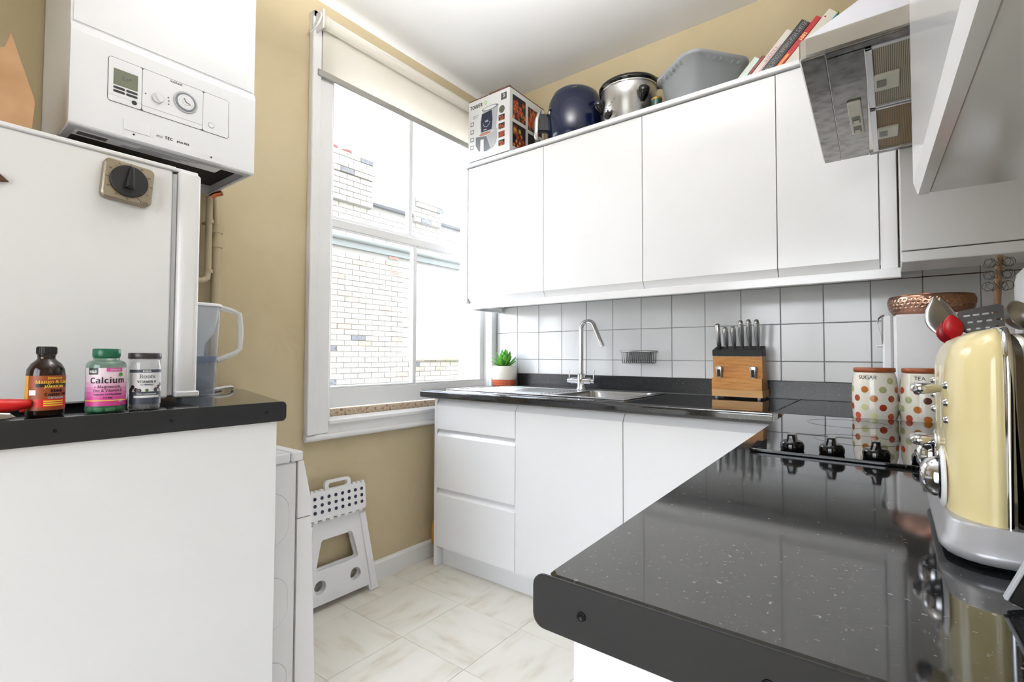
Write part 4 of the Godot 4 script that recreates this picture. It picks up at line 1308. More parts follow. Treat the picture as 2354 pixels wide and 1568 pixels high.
	for k in 4:
		var e: Array = side[k]
		P(t, "printed_picture", pic(e[2] * d, e[3] * h), M["food%d" % k], V(w / 2 + 0.0005, e[1] * h, d / 2 - e[0] * d), V(0, 90, 0))
	T(t, "FAMILY SIZE", 0.008, M.ink_grey, V(w / 2 + 0.0005, 0.024, d / 2 - 0.06), V(0, 90, 0), font, 0.0, 0.9)
	T(t, "AIR FRYER", 0.008, M.ink_grey, V(w / 2 + 0.0005, 0.012, d / 2 - 0.055), V(0, 90, 0), fontb, 0.0, 0.9)

	# navy air fryer
	t = thing("air_fryer", "glossy dark navy air fryer with a silver handle beside its carton", "air fryer", V(0.655, TOP, 0.165), deg_to_rad(-46))
	var prof := [[0.112, 0.118, 0.0], [0.122, 0.128, 0.006], [0.130, 0.137, 0.05], [0.134, 0.142, 0.12], [0.132, 0.140, 0.17], [0.122, 0.130, 0.225], [0.104, 0.112, 0.262], [0.078, 0.086, 0.284], [0.045, 0.052, 0.294], [0.012, 0.014, 0.297]]
	var rings := []
	for e in prof:
		rings.append(oval(e[0], e[1], e[2], Vector2.ZERO, 40, 0.92))
	P(t, "body", loft(rings), M.navy_gloss)
	var seam := []
	for i in 25:
		var a := PI * 0.05 + PI * 0.9 * i / 24.0
		var yy := 0.175 + 0.085 * pow(abs(cos(a)), 1.6)
		var k := 0
		while k < prof.size() - 2 and prof[k + 1][2] < yy:
			k += 1
		var f: float = (yy - prof[k][2]) / (prof[k + 1][2] - prof[k][2])
		var rx: float = lerpf(prof[k][0], prof[k + 1][0], f) + 0.0005
		var rz: float = lerpf(prof[k][1], prof[k + 1][1], f) + 0.0005
		seam.append(V(-cos(a) * rx, yy, sin(a) * rz))
	P(t, "trim_line", tube(seam, 0.0012, 6), M.steel)
	P(t, "drawer_joint", tube([V(-0.125, 0.148, 0.050), V(-0.085, 0.150, 0.108), V(0.0, 0.150, 0.141), V(0.085, 0.150, 0.108), V(0.125, 0.148, 0.05)], 0.0014, 6), M.black)
	var hd := P(t, "handle", loft([ring(0.026, 0.018, 0.006, 0.030, Vector2(0, 0.192)), ring(0.034, 0.022, 0.008, 0.045, Vector2(0, 0.198)), ring(0.036, 0.022, 0.008, 0.13, Vector2(0, 0.196)), ring(0.030, 0.020, 0.008, 0.168, Vector2(0, 0.184)), ring(0.022, 0.014, 0.005, 0.178, Vector2(0, 0.178))]), M.steel)
	P(hd, "handle_stem", bevbox(V(0.030, 0.09, 0.060), 0.006), M.black_gloss, V(0, 0.118, 0.158))
	P(t, "handle_stud", lathe([Vector2(0, 0.012), Vector2(0.008, 0.009), Vector2(0.012, 0.0), Vector2(0, 0)], 14), M.steel, V(0.028, 0.158, 0.133), V(70, 0, 0))

	# slow cooker
	t = thing("slow_cooker", "oval stainless steel slow cooker with black handles on the cabinets", "slow cooker", V(0.942, TOP, 0.175))
	P(t, "base", loft([oval(0.105, 0.092, 0.0), oval(0.112, 0.098, 0.004), oval(0.114, 0.100, 0.022), oval(0.110, 0.096, 0.026)]), M.black_gloss)
	P(t, "body", loft([oval(0.112, 0.098, 0.022), oval(0.124, 0.110, 0.030), oval(0.128, 0.114, 0.175), oval(0.129, 0.115, 0.183)]), M.steel)
	P(t, "steel_lip", loft([oval(0.132, 0.118, 0.181), oval(0.134, 0.120, 0.185), oval(0.132, 0.118, 0.189)]), M.chrome)
	P(t, "crock_rim", loft([oval(0.128, 0.114, 0.186), oval(0.136, 0.122, 0.192), oval(0.137, 0.123, 0.208), oval(0.130, 0.116, 0.214), oval(0.10, 0.09, 0.216)]), M.black_gloss)
	P(t, "lid", loft([oval(0.112, 0.10, 0.216), oval(0.09, 0.08, 0.228), oval(0.04, 0.035, 0.236)]), M.black_gloss)
	for sx in [-1.0, 1.0]:
		P(t, "crock_handle", loft([oval(0.020, 0.034, 0.190, Vector2(sx * 0.122, -0.03)), oval(0.024, 0.038, 0.200, Vector2(sx * 0.124, -0.03)), oval(0.018, 0.032, 0.216, Vector2(sx * 0.121, -0.03))]), M.black_gloss)
		P(t, "handle", loft([oval(0.008, 0.012, 0.085, Vector2(sx * 0.098, 0.070)), oval(0.020, 0.022, 0.105, Vector2(sx * 0.106, 0.078)), oval(0.027, 0.028, 0.130, Vector2(sx * 0.110, 0.082)), oval(0.022, 0.024, 0.142, Vector2(sx * 0.106, 0.078))]), M.black_gloss)
	var kb := P(t, "control_knob", lathe([Vector2(0, 0), Vector2(0.017, 0.0), Vector2(0.017, 0.0), Vector2(0.015, 0.014), Vector2(0.012, 0.018), Vector2(0, 0.018)], 20), M.black_gloss, V(-0.052, 0.052, 0.100), V(78, 0, -18))
	P(kb, "knob_bar", bevbox(V(0.006, 0.012, 0.028), 0.001), M.black_gloss, V(0, 0.020, 0))
	for k in 4:
		P(t, "print_mark", bevbox(V(0.014, 0.0016, 0.0006), 0.0), M.ink, V(-0.055 + 0.012 * k, 0.085 + 0.010 * k, 0.1065 + 0.0016 * k), V(0, -20, 0))
	# green bottle bottom peeping out
	t = thing("green_tin", "small dark green tin between the slow cooker and the grey bowl", "tin", V(1.112, TOP, 0.268))
	P(t, "tin", lathe([Vector2(0, 0), Vector2(0.022, 0), Vector2(0.022, 0), Vector2(0.022, 0.060), Vector2(0.022, 0.060), Vector2(0, 0.060)], 20), mat("dark_green", Color(0.07, 0.26, 0.20), 0.3))
	P(t, "gold_rim", lathe([Vector2(0.0225, 0.055), Vector2(0.0235, 0.058), Vector2(0.0235, 0.062), Vector2(0.0, 0.063)], 20), mat("gold", Color(0.70, 0.56, 0.28), 0.35, 0.9))

	# grey washing-up bowl, turned a little
	t = thing("washing_up_bowl", "light grey plastic washing-up bowl standing on the wall cabinets", "bowl", V(1.278, TOP, 0.203), deg_to_rad(52))
	var gp := mat("grey_plastic", Color(0.62, 0.635, 0.65), 0.45)
	rings = []
	for e in [[0.220, 0.200, 0.045, 0.0], [0.230, 0.210, 0.05, 0.004], [0.266, 0.246, 0.055, 0.128], [0.296, 0.276, 0.06, 0.136], [0.300, 0.280, 0.062, 0.150], [0.290, 0.270, 0.058, 0.153], [0.264, 0.244, 0.05, 0.146], [0.220, 0.200, 0.045, 0.01]]:
		rings.append(ring(e[0], e[1], e[2], e[3]))
	P(t, "bowl", loft(rings, true, true), gp)
	for k in 6:
		var a := -0.065 + 0.0275 * k
		L(t, "rim_rib", V(a, 0.122, 0.118), V(a + 0.002, 0.138, 0.138), gp, 0.0)
	for k in 6:
		var a := -0.065 + 0.026 * k
		L(t, "rim_rib", V(-0.148, 0.122, a), V(-0.128, 0.138, a + 0.002), gp, 0.0)

	# leaning row of books
	var th := deg_to_rad(44.0)
	var nn := Vector2(cos(th), -sin(th))
	var dd := Vector2(sin(th), cos(th))
	var list := [
		[-0.412, -0.3895, 2.585, Color(0.80, 0.85, 0.81), "pale green white", "", Color.WHITE, "on the cabinets next to the grey bowl"],
		[-0.3890, -0.3795, 2.600, Color(0.50, 0.07, 0.09), "thin dark red", "", Color.WHITE, "second from the grey bowl"],
		[-0.3790, -0.3555, 2.705, Color(0.86, 0.83, 0.80), "cream", "A ALICIU N", Color(0.62, 0.45, 0.36), "leaning against the black cookery book"],
		[-0.3550, -0.3210, 2.748, Color(0.10, 0.10, 0.105), "thick black", "DELIA'S VEGETARIAN COLLECTION", Color(0.62, 0.62, 0.60), "in the middle of the leaning row"],
		[-0.3205, -0.3010, 2.775, Color(0.70, 0.07, 0.09), "bright red", "1001", Color(0.93, 0.80, 0.50), "right of the black one"],
		[-0.3005, -0.2650, 2.808, Color(0.87, 0.85, 0.80), "tall white", "", Color(0.3, 0.5, 0.2), "with a green top, partly behind the hood"],
		[-0.2645, -0.2510, 2.800, Color(0.10, 0.50, 0.62), "turquoise blue", "", Color.WHITE, "partly behind the hood"],
		[-0.2505, -0.2230, 2.815, Color(0.82, 0.17, 0.09), "orange-red", "", Color.WHITE, "at the hood end of the leaning row"]]
	var paper := mat("paper", Color(0.86, 0.84, 0.78), 0.8)
	for i in list.size():
		var e: Array = list[i]
		var tb: float = (TOP + 0.0015 - nn.y * e[1]) / dd.y
		var p: Vector2 = nn * e[0] + dd * tb
		var ln: float = e[2] - tb
		var wd: float = e[1] - e[0]
		t = thing("book", e[4] + " book " + e[7], "book", V(p.x, p.y, 0.29 - 0.002 * (i % 3)), 0.0, "cookery books leaning on the wall cabinets")
		t.rotation.z = -th
		var cm := mat("book%d" % i, e[3], 0.4)
		P(t, "cover", boxes([[V(0, 0, -0.19), V(0.0018, ln, 0)], [V(wd - 0.0018, 0, -0.19), V(wd, ln, 0)], [V(0, 0, -0.002), V(wd, ln, 0.0015)]], 0.0006), cm)
		L(t, "pages", V(0.0019, 0.003, -0.186), V(wd - 0.0019, ln - 0.003, -0.0021), paper, 0.0)
		if e[5] != "":
			var hh: float = 0.010 if i == 2 else (0.0155 if i == 3 else 0.012)
			T(t, e[5], hh, mat("book_ink%d" % i, e[6], 0.5), V(wd / 2, ln * (0.52 if i != 4 else 0.66), 0.0018), V(0, 0, -90), fontb if i == 4 else font, 0.0, 0.60 if i == 3 else 0.85)
		if i == 2:
			L(t, "pink_stripe", V(wd - 0.006, 0.03, 0.0015), V(wd - 0.004, ln - 0.05, 0.0019), mat("pink", Color(0.85, 0.45, 0.60), 0.5), 0.0)
		if i == 5:
			L(t, "green_cover_top", V(wd - 0.014, ln, -0.19), V(wd - 0.0002, ln + 0.004, 0.0012), mat("lime", Color(0.55, 0.66, 0.12), 0.4), 0.0006)
			P(t, "red_mark", prism(disc(0.003, 14, Vector2(0.008, ln - 0.025)), 0.0004, 0.0, Transform3D(Basis(), V(0, 0, 0.0015))), M.book4 if M.has("book4") else cm)
		if i == 4:
			L(t, "gold_print", V(0.005, 0.02, 0.0015), V(wd - 0.006, 0.07, 0.0019), mat("book_gold", Color(0.90, 0.62, 0.20), 0.4), 0.0)
	# wooden figure on the short books
	t = thing("wooden_peg", "small brown wooden ornament lying on the shortest books", "ornament", V(1.513, 2.142, 0.25))
	t.rotation.z = -th
	P(t, "block", loft([ring(0.016, 0.02, 0.004, 0.0), ring(0.02, 0.022, 0.005, 0.006), ring(0.016, 0.018, 0.005, 0.014), ring(0.008, 0.01, 0.003, 0.019)]), mat("tan_wood", Color(0.55, 0.36, 0.24), 0.6))
	# carton in the corner behind the hood
	t = thing("tan_carton", "tan cardboard carton in the corner above the cooker hood", "box", V(2.06, TOP, 0.16))
	P(t, "carton", bevbox(V(0.22, 0.33, 0.26), 0.002), M.cardboard, V(0, 0.165, 0))
	P(t, "flap", bevbox(V(0.003, 0.10, 0.24), 0.0), M.cardboard, V(-0.122, 0.36, 0), V(0, 0, 20))

# ---------------------------------------------------------------- things on the sink run
func build_sink_run_things() -> void:
	# succulent
	var t := thing("potted_succulent", "small green succulent in a white and terracotta pot by the window", "plant", V(0.150, WT + 0.001, 0.092))
	t.scale = Vector3.ONE * 1.16
	var pot := P(t, "pot", lathe([Vector2(0, 0.030), Vector2(0.058, 0.030), Vector2(0.060, 0.036), Vector2(0.062, 0.095), Vector2(0.059, 0.097), Vector2(0.056, 0.094), Vector2(0.055, 0.085), Vector2(0, 0.085)], 28), mat("pot_white", Color(0.84, 0.82, 0.78), 0.6))
	P(pot, "terracotta_base", lathe([Vector2(0, 0), Vector2(0.046, 0), Vector2(0.052, 0.003), Vector2(0.0585, 0.030), Vector2(0.0585, 0.030), Vector2(0, 0.031)], 28), mat("pot_base", Color(0.74, 0.36, 0.22), 0.7))
	for r in 2:
		for k in 30:
			var a := TAU * (k + 0.5 * r) / 30.0
			var y := 0.009 + r * 0.011
			P(pot, "base_ridge", bevbox(V(0.006, 0.009, 0.004), 0.0012), M.pot_base, V(sin(a) * (0.0525 + 0.0024 * r), y, cos(a) * (0.0525 + 0.0024 * r)), V(-10, rad_to_deg(a), 18))
	P(pot, "soil", lathe([Vector2(0, 0.088), Vector2(0.055, 0.086)], 20), M.brown)
	var leafs := []
	for c in 3:
		var lm := mat("leaf%d" % c, [Color(0.36, 0.66, 0.22), Color(0.46, 0.76, 0.30), Color(0.30, 0.58, 0.22)][c], 0.4)
		lm.backlight_enabled = true
		lm.backlight = Color(0.15, 0.28, 0.08)
		leafs.append(lm)
	var rings := []
	for i in 7:
		var f := i / 6.0
		var wd: float = 0.0095 * (0.55 + 1.5 * f * (1.0 - f) * 1.6) * (1.0 if f < 0.85 else (1.0 - (f - 0.85) / 0.15 * 0.9))
		rings.append(oval(wd, 0.0032 * (1.05 - f * 0.8), f * 0.080, Vector2(0, -0.012 * f * f), 8))
	var lf := loft(rings)
	for e in [[9, 0.26, 1.05, 0.0], [9, 0.62, 1.0, 0.35], [10, 1.0, 0.95, 0.1], [9, 1.32, 0.85, 0.5]]:
		for k in e[0]:
			var a: float = TAU * (k + e[3]) / e[0] + 0.2 * sin(k * 5.1)
			var o := P(t, "leaf", lf, leafs[(k + int(e[1] * 10)) % 3])
			var sc: float = e[2] * (0.95 + 0.12 * sin(k * 3.7))
			o.transform = Transform3D(Basis(Vector3.UP, a) * Basis(Vector3.RIGHT, e[1] + 0.08 * sin(k * 2.3)) * Basis().scaled(V(sc, sc, sc)), V(sin(a) * 0.006, 0.090, cos(a) * 0.006))
	# wire soap basket
	t = thing("soap_basket", "small chrome wire soap basket fixed to the tiles behind the sink", "basket", V(0.930, 0.990, 0.045))
	var s := S()
	add_tube(s, [V(-0.078, 0.058, -0.030), V(0.078, 0.058, -0.030), V(0.082, 0.058, 0.030), V(-0.082, 0.058, 0.030)], 0.0042, 8, true)
	P(t, "rim", done(s), M.steel)
	for k in 15:
		var x := -0.072 + k * 0.0103
		P(t, "wire", tube([V(x, 0.057, 0.029), V(x, 0.012, 0.024), V(x, 0.002, 0.016), V(x, 0.001, -0.020), V(x, 0.010, -0.029), V(x, 0.057, -0.030)], 0.0017, 5), M.dark_steel)
	for z in [0.0, 0.02]:
		P(t, "cross_wire", tube([V(-0.076, 0.0015, z), V(0.076, 0.0015, z)], 0.0012, 5), M.steel)
	for x in [-0.05, 0.05]:
		P(t, "wall_fixing", tube([V(x, 0.045, -0.030), V(x, 0.045, -0.0365)], 0.006, 10), M.chrome)
	# knife block
	t = thing("knife_block", "light wooden knife block with a black top on the worktop", "knife block", V(1.392, WT, 0.115))
	var k0 := Transform3D(Basis(Vector3(0, 0, 1), Vector3(0, 1, 0), Vector3(-1, 0, 0)), V(0.093, 0, 0))
	P(t, "body", prism(PackedVector2Array([Vector2(-0.085, 0.009), Vector2(0.018, 0.009), Vector2(0.034, 0.170), Vector2(-0.030, 0.170)]), 0.186, 0.001, k0), M.wood)
	P(t, "front_ledge", prism(PackedVector2Array([Vector2(0.012, 0.036), Vector2(0.047, 0.036), Vector2(0.050, 0.083), Vector2(0.020, 0.083)]), 0.188, 0.001, Transform3D(k0.basis, V(0.094, 0, 0))), M.wood)
	P(t, "bottom_board", prism(PackedVector2Array([Vector2(-0.086, 0.008), Vector2(0.043, 0.008), Vector2(0.047, 0.0355), Vector2(-0.080, 0.0355)]), 0.190, 0.001, Transform3D(k0.basis, V(0.095, 0, 0))), M.wood_pale)
	P(t, "black_top", prism(PackedVector2Array([Vector2(-0.034, 0.171), Vector2(0.0355, 0.171), Vector2(0.038, 0.194), Vector2(0.034, 0.196), Vector2(-0.026, 0.212)]), 0.188, 0.001, Transform3D(k0.basis, V(0.094, 0, 0))), M.black_soft)
	for e in [V(-0.080, 0, 0.030), V(0.080, 0, 0.030), V(-0.080, 0, -0.07), V(0.080, 0, -0.07)]:
		P(t, "foot", lathe([Vector2(0, 0), Vector2(0.006, 0), Vector2(0.006, 0.0085), Vector2(0, 0.0085)], 12), M.light_grey, e)
	var kn := [[-0.073, 0.112, 0, "sharpening steel, leftmost in the knife block", "sharpening steel"], [-0.044, 0.098, 1, "small steel-handled knife second from the left in the block", "knife"], [-0.014, 0.100, 1, "small steel-handled knife third from the left in the block", "knife"], [0.016, 0.123, 1, "long steel-handled knife fourth from the left in the block", "knife"], [0.046, 0.125, 1, "long steel-handled knife second from the right in the block", "knife"], [0.076, 0.123, 1, "long steel-handled knife at the right end of the block", "knife"]]
	for i in kn.size():
		var e: Array = kn[i]
		var q := thing("kitchen_knife" if i > 0 else "sharpening_steel", e[3], e[4], V(1.392 + e[0], WT + 0.196, 0.115 + 0.008 + (0.006 if i == 5 else 0.0)), 0.0, "knives in the knife block")
		q.rotation.x = deg_to_rad(16)
		var ln: float = e[1]
		if i == 0:
			P(q, "handle", lathe([Vector2(0, 0), Vector2(0.0082, 0), Vector2(0.0095, ln * 0.5), Vector2(0.0095, ln - 0.004), Vector2(0.006, ln), Vector2(0, ln)], 16), M.steel)
		else:
			var rr_ := []
			for f in [[0.0, 0.007, 0.007], [0.10, 0.0062, 0.007], [0.14, 0.007, 0.009], [0.40, 0.0100, 0.0125], [0.65, 0.0108, 0.0135], [0.86, 0.0102, 0.0125], [0.97, 0.0080, 0.010], [1.0, 0.005, 0.006]]:
				rr_.append(oval(f[1], f[2], f[0] * ln, Vector2.ZERO, 14))
			var hn := P(q, "handle", loft(rr_), M.steel)
			P(hn, "inlay", bevbox(V(0.004, ln * 0.62, 0.0035), 0.0012), M.mid_grey, V(-0.002, ln * 0.48, 0.0125), V(0, 0, 0))
			P(hn, "end_cap", loft([oval(0.0105, 0.0128, ln * 0.875), oval(0.0103, 0.0125, ln * 0.90)]), M.chrome)
		P(q, "blade", bevbox(V(0.0018, 0.05, 0.014), 0.0), M.steel, V(0, -0.025, 0))
	for e in [[-0.067, "left"], [0.061, "right"]]:
		var q := thing("kitchen_scissors", "short steel handle standing in the front slot at the %s of the knife block" % e[1], "tool", V(1.392 + e[0], WT + 0.0835, 0.115 + 0.037), 0.0, "tools in the front slot of the knife block")
		q.rotation.x = deg_to_rad(4)
		P(q, "handle", loft([ring(0.019, 0.010, 0.004, 0.0), ring(0.021, 0.012, 0.005, 0.012), ring(0.0275, 0.016, 0.006, 0.040), ring(0.0260, 0.014, 0.006, 0.045), ring(0.016, 0.008, 0.003, 0.047)]), M.steel)
		P(q, "inlay", bevbox(V(0.012, 0.030, 0.002), 0.0008), M.black_soft, V(0.0, 0.019, 0.0067), V(4, 0, 0))
	# round wooden board behind the end panel
	t = thing("round_board", "round yellow wooden board standing between the skirting and the base units", "board", V(0.058, 0.0, 0.42))
	P(t, "board", lathe([Vector2(0, -0.011), Vector2(0.124, -0.011), Vector2(0.130, -0.006), Vector2(0.130, 0.006), Vector2(0.124, 0.011), Vector2(0, 0.011)], 40), M.board_wood, V(0.0, 0.131, 0), V(0, 0, 94))

# ---------------------------------------------------------------- things on the hob run
# flat spot of print wrapped on a turned shape whose radius at height y is given by a profile
func radius_at(prof: Array, y: float) -> float:
	for i in prof.size() - 1:
		var a: Vector2 = prof[i]
		var b: Vector2 = prof[i + 1]
		if y >= a.y and y <= b.y and b.y > a.y:
			return lerpf(a.x, b.x, (y - a.y) / (b.y - a.y))
	return (prof[0] as Vector2).x

func dot_mesh(prof: Array, ang: float, y: float, r: float) -> ArrayMesh:
	var s := S()
	s.set_smooth_group(1)
	var at := func(f: float, a: float) -> Vector3:
		var yy: float = y + sin(a) * r * f
		var R: float = radius_at(prof, yy) + 0.0004
		var g: float = ang + cos(a) * r * f / R
		return V(sin(g) * R, yy, cos(g) * R)
	for k in 16:
		var a0 := TAU * k / 16.0
		var a1 := TAU * (k + 1) / 16.0
		tri(s, at.call(0.0, 0.0), at.call(0.55, a0), at.call(0.55, a1))
		quad(s, at.call(0.55, a0), at.call(1.0, a0), at.call(1.0, a1), at.call(0.55, a1))
	return done(s)

func canister(label: String, what: String, at: Vector3, turn: float, shift: int) -> void:
	var t := thing("canister", label, "canister", at, turn, "polka dot storage canisters")
	var prof := [Vector2(0.0475, 0.0), Vector2(0.0495, 0.004), Vector2(0.0515, 0.035), Vector2(0.0520, 0.060), Vector2(0.0512, 0.085), Vector2(0.0485, 0.112), Vector2(0.0462, 0.122), Vector2(0.0455, 0.126)]
	var full := [Vector2(0, 0)]
	full.append_array(prof)
	full.append(Vector2(0, 0.127))
	P(t, "jar", lathe(full, 36), M.canister_glaze)
	P(t, "lid", lathe([Vector2(0, 0.127), Vector2(0.0445, 0.127), Vector2(0.047, 0.129), Vector2(0.047, 0.137), Vector2(0.045, 0.139), Vector2(0, 0.139)], 36), M.lid_wood)
	T(t, what, 0.0100, M.ink, V(0, 0.1135, 0), Vector3.ZERO, font, 0.0486, 1.0)
	var n := 0
	for r in 5:
		var y: float = 0.011 + r * 0.0235
		for k in 8:
			var a: float = TAU * (k + (0.5 if r % 2 == 1 else 0.0)) / 8.0 + 0.30
			n += 1
			var da: float = abs(wrapf(a, -PI, PI))
			if r == 4 and da < 0.62:
				continue
			P(t, "dot", dot_mesh(prof, a, y, 0.0088), M["dot%d" % ((n * 5 + r * 3 + shift) % 6)])

func build_hob_side_things() -> void:
	mat("canister_glaze", Color(0.89, 0.87, 0.82), 0.15)
	var dc := [Color(0.62, 0.24, 0.13), Color(0.70, 0.42, 0.17), Color(0.66, 0.68, 0.48), Color(0.36, 0.20, 0.13), Color(0.74, 0.30, 0.22), Color(0.78, 0.78, 0.60)]
	for k in 6:
		mat("dot%d" % k, dc[k], 0.2)
	# hob
	var y := WT + 0.0004
	var t := thing("hob", "black ceramic glass hob with four control knobs set in the worktop", "hob", V(1.95, y, 0.99))
	PW(t, "glass", slab([Vector2(1.640, 0.665), Vector2(1.648, 0.660), Vector2(2.165, 0.660), Vector2(2.17, 0.665), Vector2(2.195, 1.315), Vector2(2.19, 1.320), Vector2(1.690, 1.320), Vector2(1.684, 1.315)], y, y + 0.0055, 0.0012), M.hob_glass)
	var ring_m := mat("zone_print", Color(0.045, 0.045, 0.047), 0.1)
	for e in [[1.80, 0.82, 0.085], [2.05, 0.82, 0.070], [1.83, 1.10, 0.070], [2.06, 1.10, 0.085]]:
		var s := S()
		var pts := []
		for k in 40:
			var a := TAU * k / 40.0
			pts.append(V(e[0] + cos(a) * e[2], y + 0.0052, e[1] + sin(a) * e[2]))
		add_tube(s, pts, 0.0007, 4, true)
		PW(t, "cooking_zone", done(s), ring_m)
	for i in 4:
		var kx: float = [1.748, 1.806, 1.866, 1.928][i]
		var kn := PW(t, "knob", lathe([Vector2(0, 0), Vector2(0.0175, 0.0), Vector2(0.0185, 0.003), Vector2(0.0185, 0.010), Vector2(0.0165, 0.014), Vector2(0.014, 0.016), Vector2(0, 0.016)], 24), M.black_gloss, Transform3D(Basis(), V(kx, y + 0.0056, 1.292)))
		PW(kn, "knob_grip", loft([ring(0.016, 0.030, 0.004, y + 0.020, Vector2(kx, 1.292)), ring(0.0125, 0.030, 0.004, y + 0.027, Vector2(kx, 1.292)), ring(0.012, 0.030, 0.004, y + 0.0325, Vector2(kx, 1.292)), ring(0.0105, 0.028, 0.003, y + 0.0335, Vector2(kx, 1.292))]), M.black_gloss)
	# canisters at the back of the hob
	canister("polka dot sugar canister with a wooden lid behind the hob", "SUGAR", V(1.8485, WT + 0.0005, 0.605), deg_to_rad(-18), 0)
	canister("polka dot tea canister with a wooden lid beside the toaster", "TEA", V(1.953, WT + 0.0005, 0.612), deg_to_rad(-13), 2)
	# white bread bin in the corner
	t = thing("storage_bin", "white plastic storage bin in the corner behind the canisters", "storage bin", V(2.02, WT + 0.0005, 0.27))
	L(t, "body", V(-0.128, 0.0, -0.12), V(0.16, 0.298, 0.105), M.white_plastic, 0.008)
	L(t, "side_panel", V(-0.155, 0.0, -0.11), V(-0.1295, 0.296, 0.100), M.white_plastic, 0.006)
	P(t, "handle", prism(PackedVector2Array([Vector2(-0.158, 0.21), Vector2(-0.156, 0.21), Vector2(-0.1555, 0.298), Vector2(-0.150, 0.300), Vector2(-0.158, 0.298), Vector2(-0.1665, 0.290), Vector2(-0.168, 0.275), Vector2(-0.164, 0.255), Vector2(-0.160, 0.24)]), 0.10, 0.001, Transform3D(Basis(), V(0, 0, 0.0))), M.white_plastic)
	L(t, "catch", V(-0.170, 0.200, 0.05), V(-0.155, 0.206, 0.095), M.white_plastic, 0.001)
	# hammered copper bowl on it
	t = thing("copper_bowl", "shallow hammered copper bowl on top of the white storage bin", "bowl", V(1.985, WT + 0.299, 0.262))
	var wall := [Vector2(0.085, 0.0), Vector2(0.096, 0.008), Vector2(0.103, 0.020), Vector2(0.1065, 0.032), Vector2(0.108, 0.044), Vector2(0.105, 0.056), Vector2(0.103, 0.060)]
	var bs := S()
	bs.set_smooth_group(1)
	var NA := 264
	var NY := 30
	var at := func(k: int, r: int) -> Vector3:
		var yy := 0.060 * r / NY
		var a := TAU * k / NA
		var R := radius_at(wall, yy)
		for row in 4:
			var dy := (yy - (0.014 + row * 0.0105)) / 0.0036
			if abs(dy) < 1.0:
				var cell := fposmod(float(k) / NA * 44.0 - 0.5 * (row % 2) + 0.5, 1.0) - 0.5
				var da := cell * (TAU / 44.0 * R) / 0.0042
				var l := dy * dy + da * da
				if l < 1.0:
					R -= 0.0024 * (1.0 - l)
		return V(R * cos(a), yy, -R * sin(a))
	for r in NY:
		for k in NA:
			quad(bs, at.call(k, r), at.call((k + 1) % NA, r), at.call((k + 1) % NA, r + 1), at.call(k, r + 1))
	add_lathe(bs, [Vector2(0, 0.0), Vector2(0.085, 0.0)], 48)
	add_lathe(bs, [Vector2(0.103, 0.060), Vector2(0.100, 0.057), Vector2(0.102, 0.044), Vector2(0.098, 0.028), Vector2(0.088, 0.010), Vector2(0, 0.006)], 48)
	P(t, "bowl", done(bs), M.copper_bowl)
	# utensil jar behind the toaster with its utensils
	var jx := 2.045
	var jz := 0.86
	t = thing("utensil_jar", "grey utensil jar on the worktop hidden behind the toaster", "jar", V(jx, WT + 0.0066, jz))
	P(t, "jar", lathe([Vector2(0, 0), Vector2(0.055, 0), Vector2(0.058, 0.004), Vector2(0.058, 0.14), Vector2(0.055, 0.142), Vector2(0.053, 0.14), Vector2(0.053, 0.006), Vector2(0, 0.006)], 28), M.light_grey)
	var foot := V(jx, WT + 0.05, jz)
	# two steel spoons
	for e in [[V(1.966, 1.146, 0.835), V(-0.015, 0.0, 0.01), "large steel serving spoon at the left of the utensils", 1.0], [V(1.976, 1.160, 0.79), V(-0.008, 0, -0.012), "steel serving spoon behind the front spoon", 0.92]]:
		var q := thing("serving_spoon", e[2], "spoon", foot + e[1], 0.0, "utensils in the jar behind the toaster")
		var tip: Vector3 = (e[0] as Vector3) - q.position
		P(q, "handle", tube([Vector3.ZERO, tip * 0.5, tip * 0.80], 0.0035, 8), M.steel)
		var rings := []
		for i in 9:
			var f := i / 8.0
			var wv: float = 0.027 * sin(PI * clampf(0.08 + 0.90 * f, 0.0, 1.0)) * e[3]
			rings.append(oval(max(0.0015, wv), 0.003 + 0.002 * sin(PI * f), f * 0.098 * e[3], Vector2(0, -0.012 * sin(PI * f)), 14))
		var o := P(q, "spoon_bowl", loft(rings), M.steel)
		var up: Vector3 = tip.normalized()
		var side := up.cross(V(0.35, 0, 1)).normalized()
		o.transform = Transform3D(Basis(side, up, side.cross(up)), tip * 0.66)
	# slotted turner
	var q := thing("slotted_turner", "black-shaded steel slotted turner standing among the utensils", "turner", foot + V(0.0, 0, 0.012), 0.0, "utensils in the jar behind the toaster")
	P(q, "handle", tube([Vector3.ZERO, V(-0.003, 0.10, 0.0), V(-0.005, 0.165, 0.0)], 0.004, 8), M.steel)
	var holes := []
	for r in 3:
		for k in 4:
			holes.append(rr(0.011 - 0.002 * r, 0.0045, 0.002, 3, Vector2(-0.021 + k * 0.0145 + 0.004 * (r % 2), 0.050 - r * 0.015)))
	csg_plate(q, "blade", PackedVector2Array([Vector2(-0.012, 0.0), Vector2(0.012, 0.0), Vector2(0.034, 0.020), Vector2(0.036, 0.062), Vector2(0.030, 0.068), Vector2(-0.032, 0.062), Vector2(-0.036, 0.056), Vector2(-0.032, 0.018)]), holes, 0.0016, M.dark_steel, V(-0.006, 0.16, 0.002), V(-12, -10, 6))
	# ladle
	q = thing("ladle", "round steel ladle at the right end of the utensils", "ladle", foot + V(0.026, 0, -0.006), 0.0, "utensils in the jar behind the toaster")
	P(q, "handle", tube([Vector3.ZERO, V(0.022, 0.10, -0.004), V(0.034, 0.185, -0.008)], 0.0038, 8), M.steel)
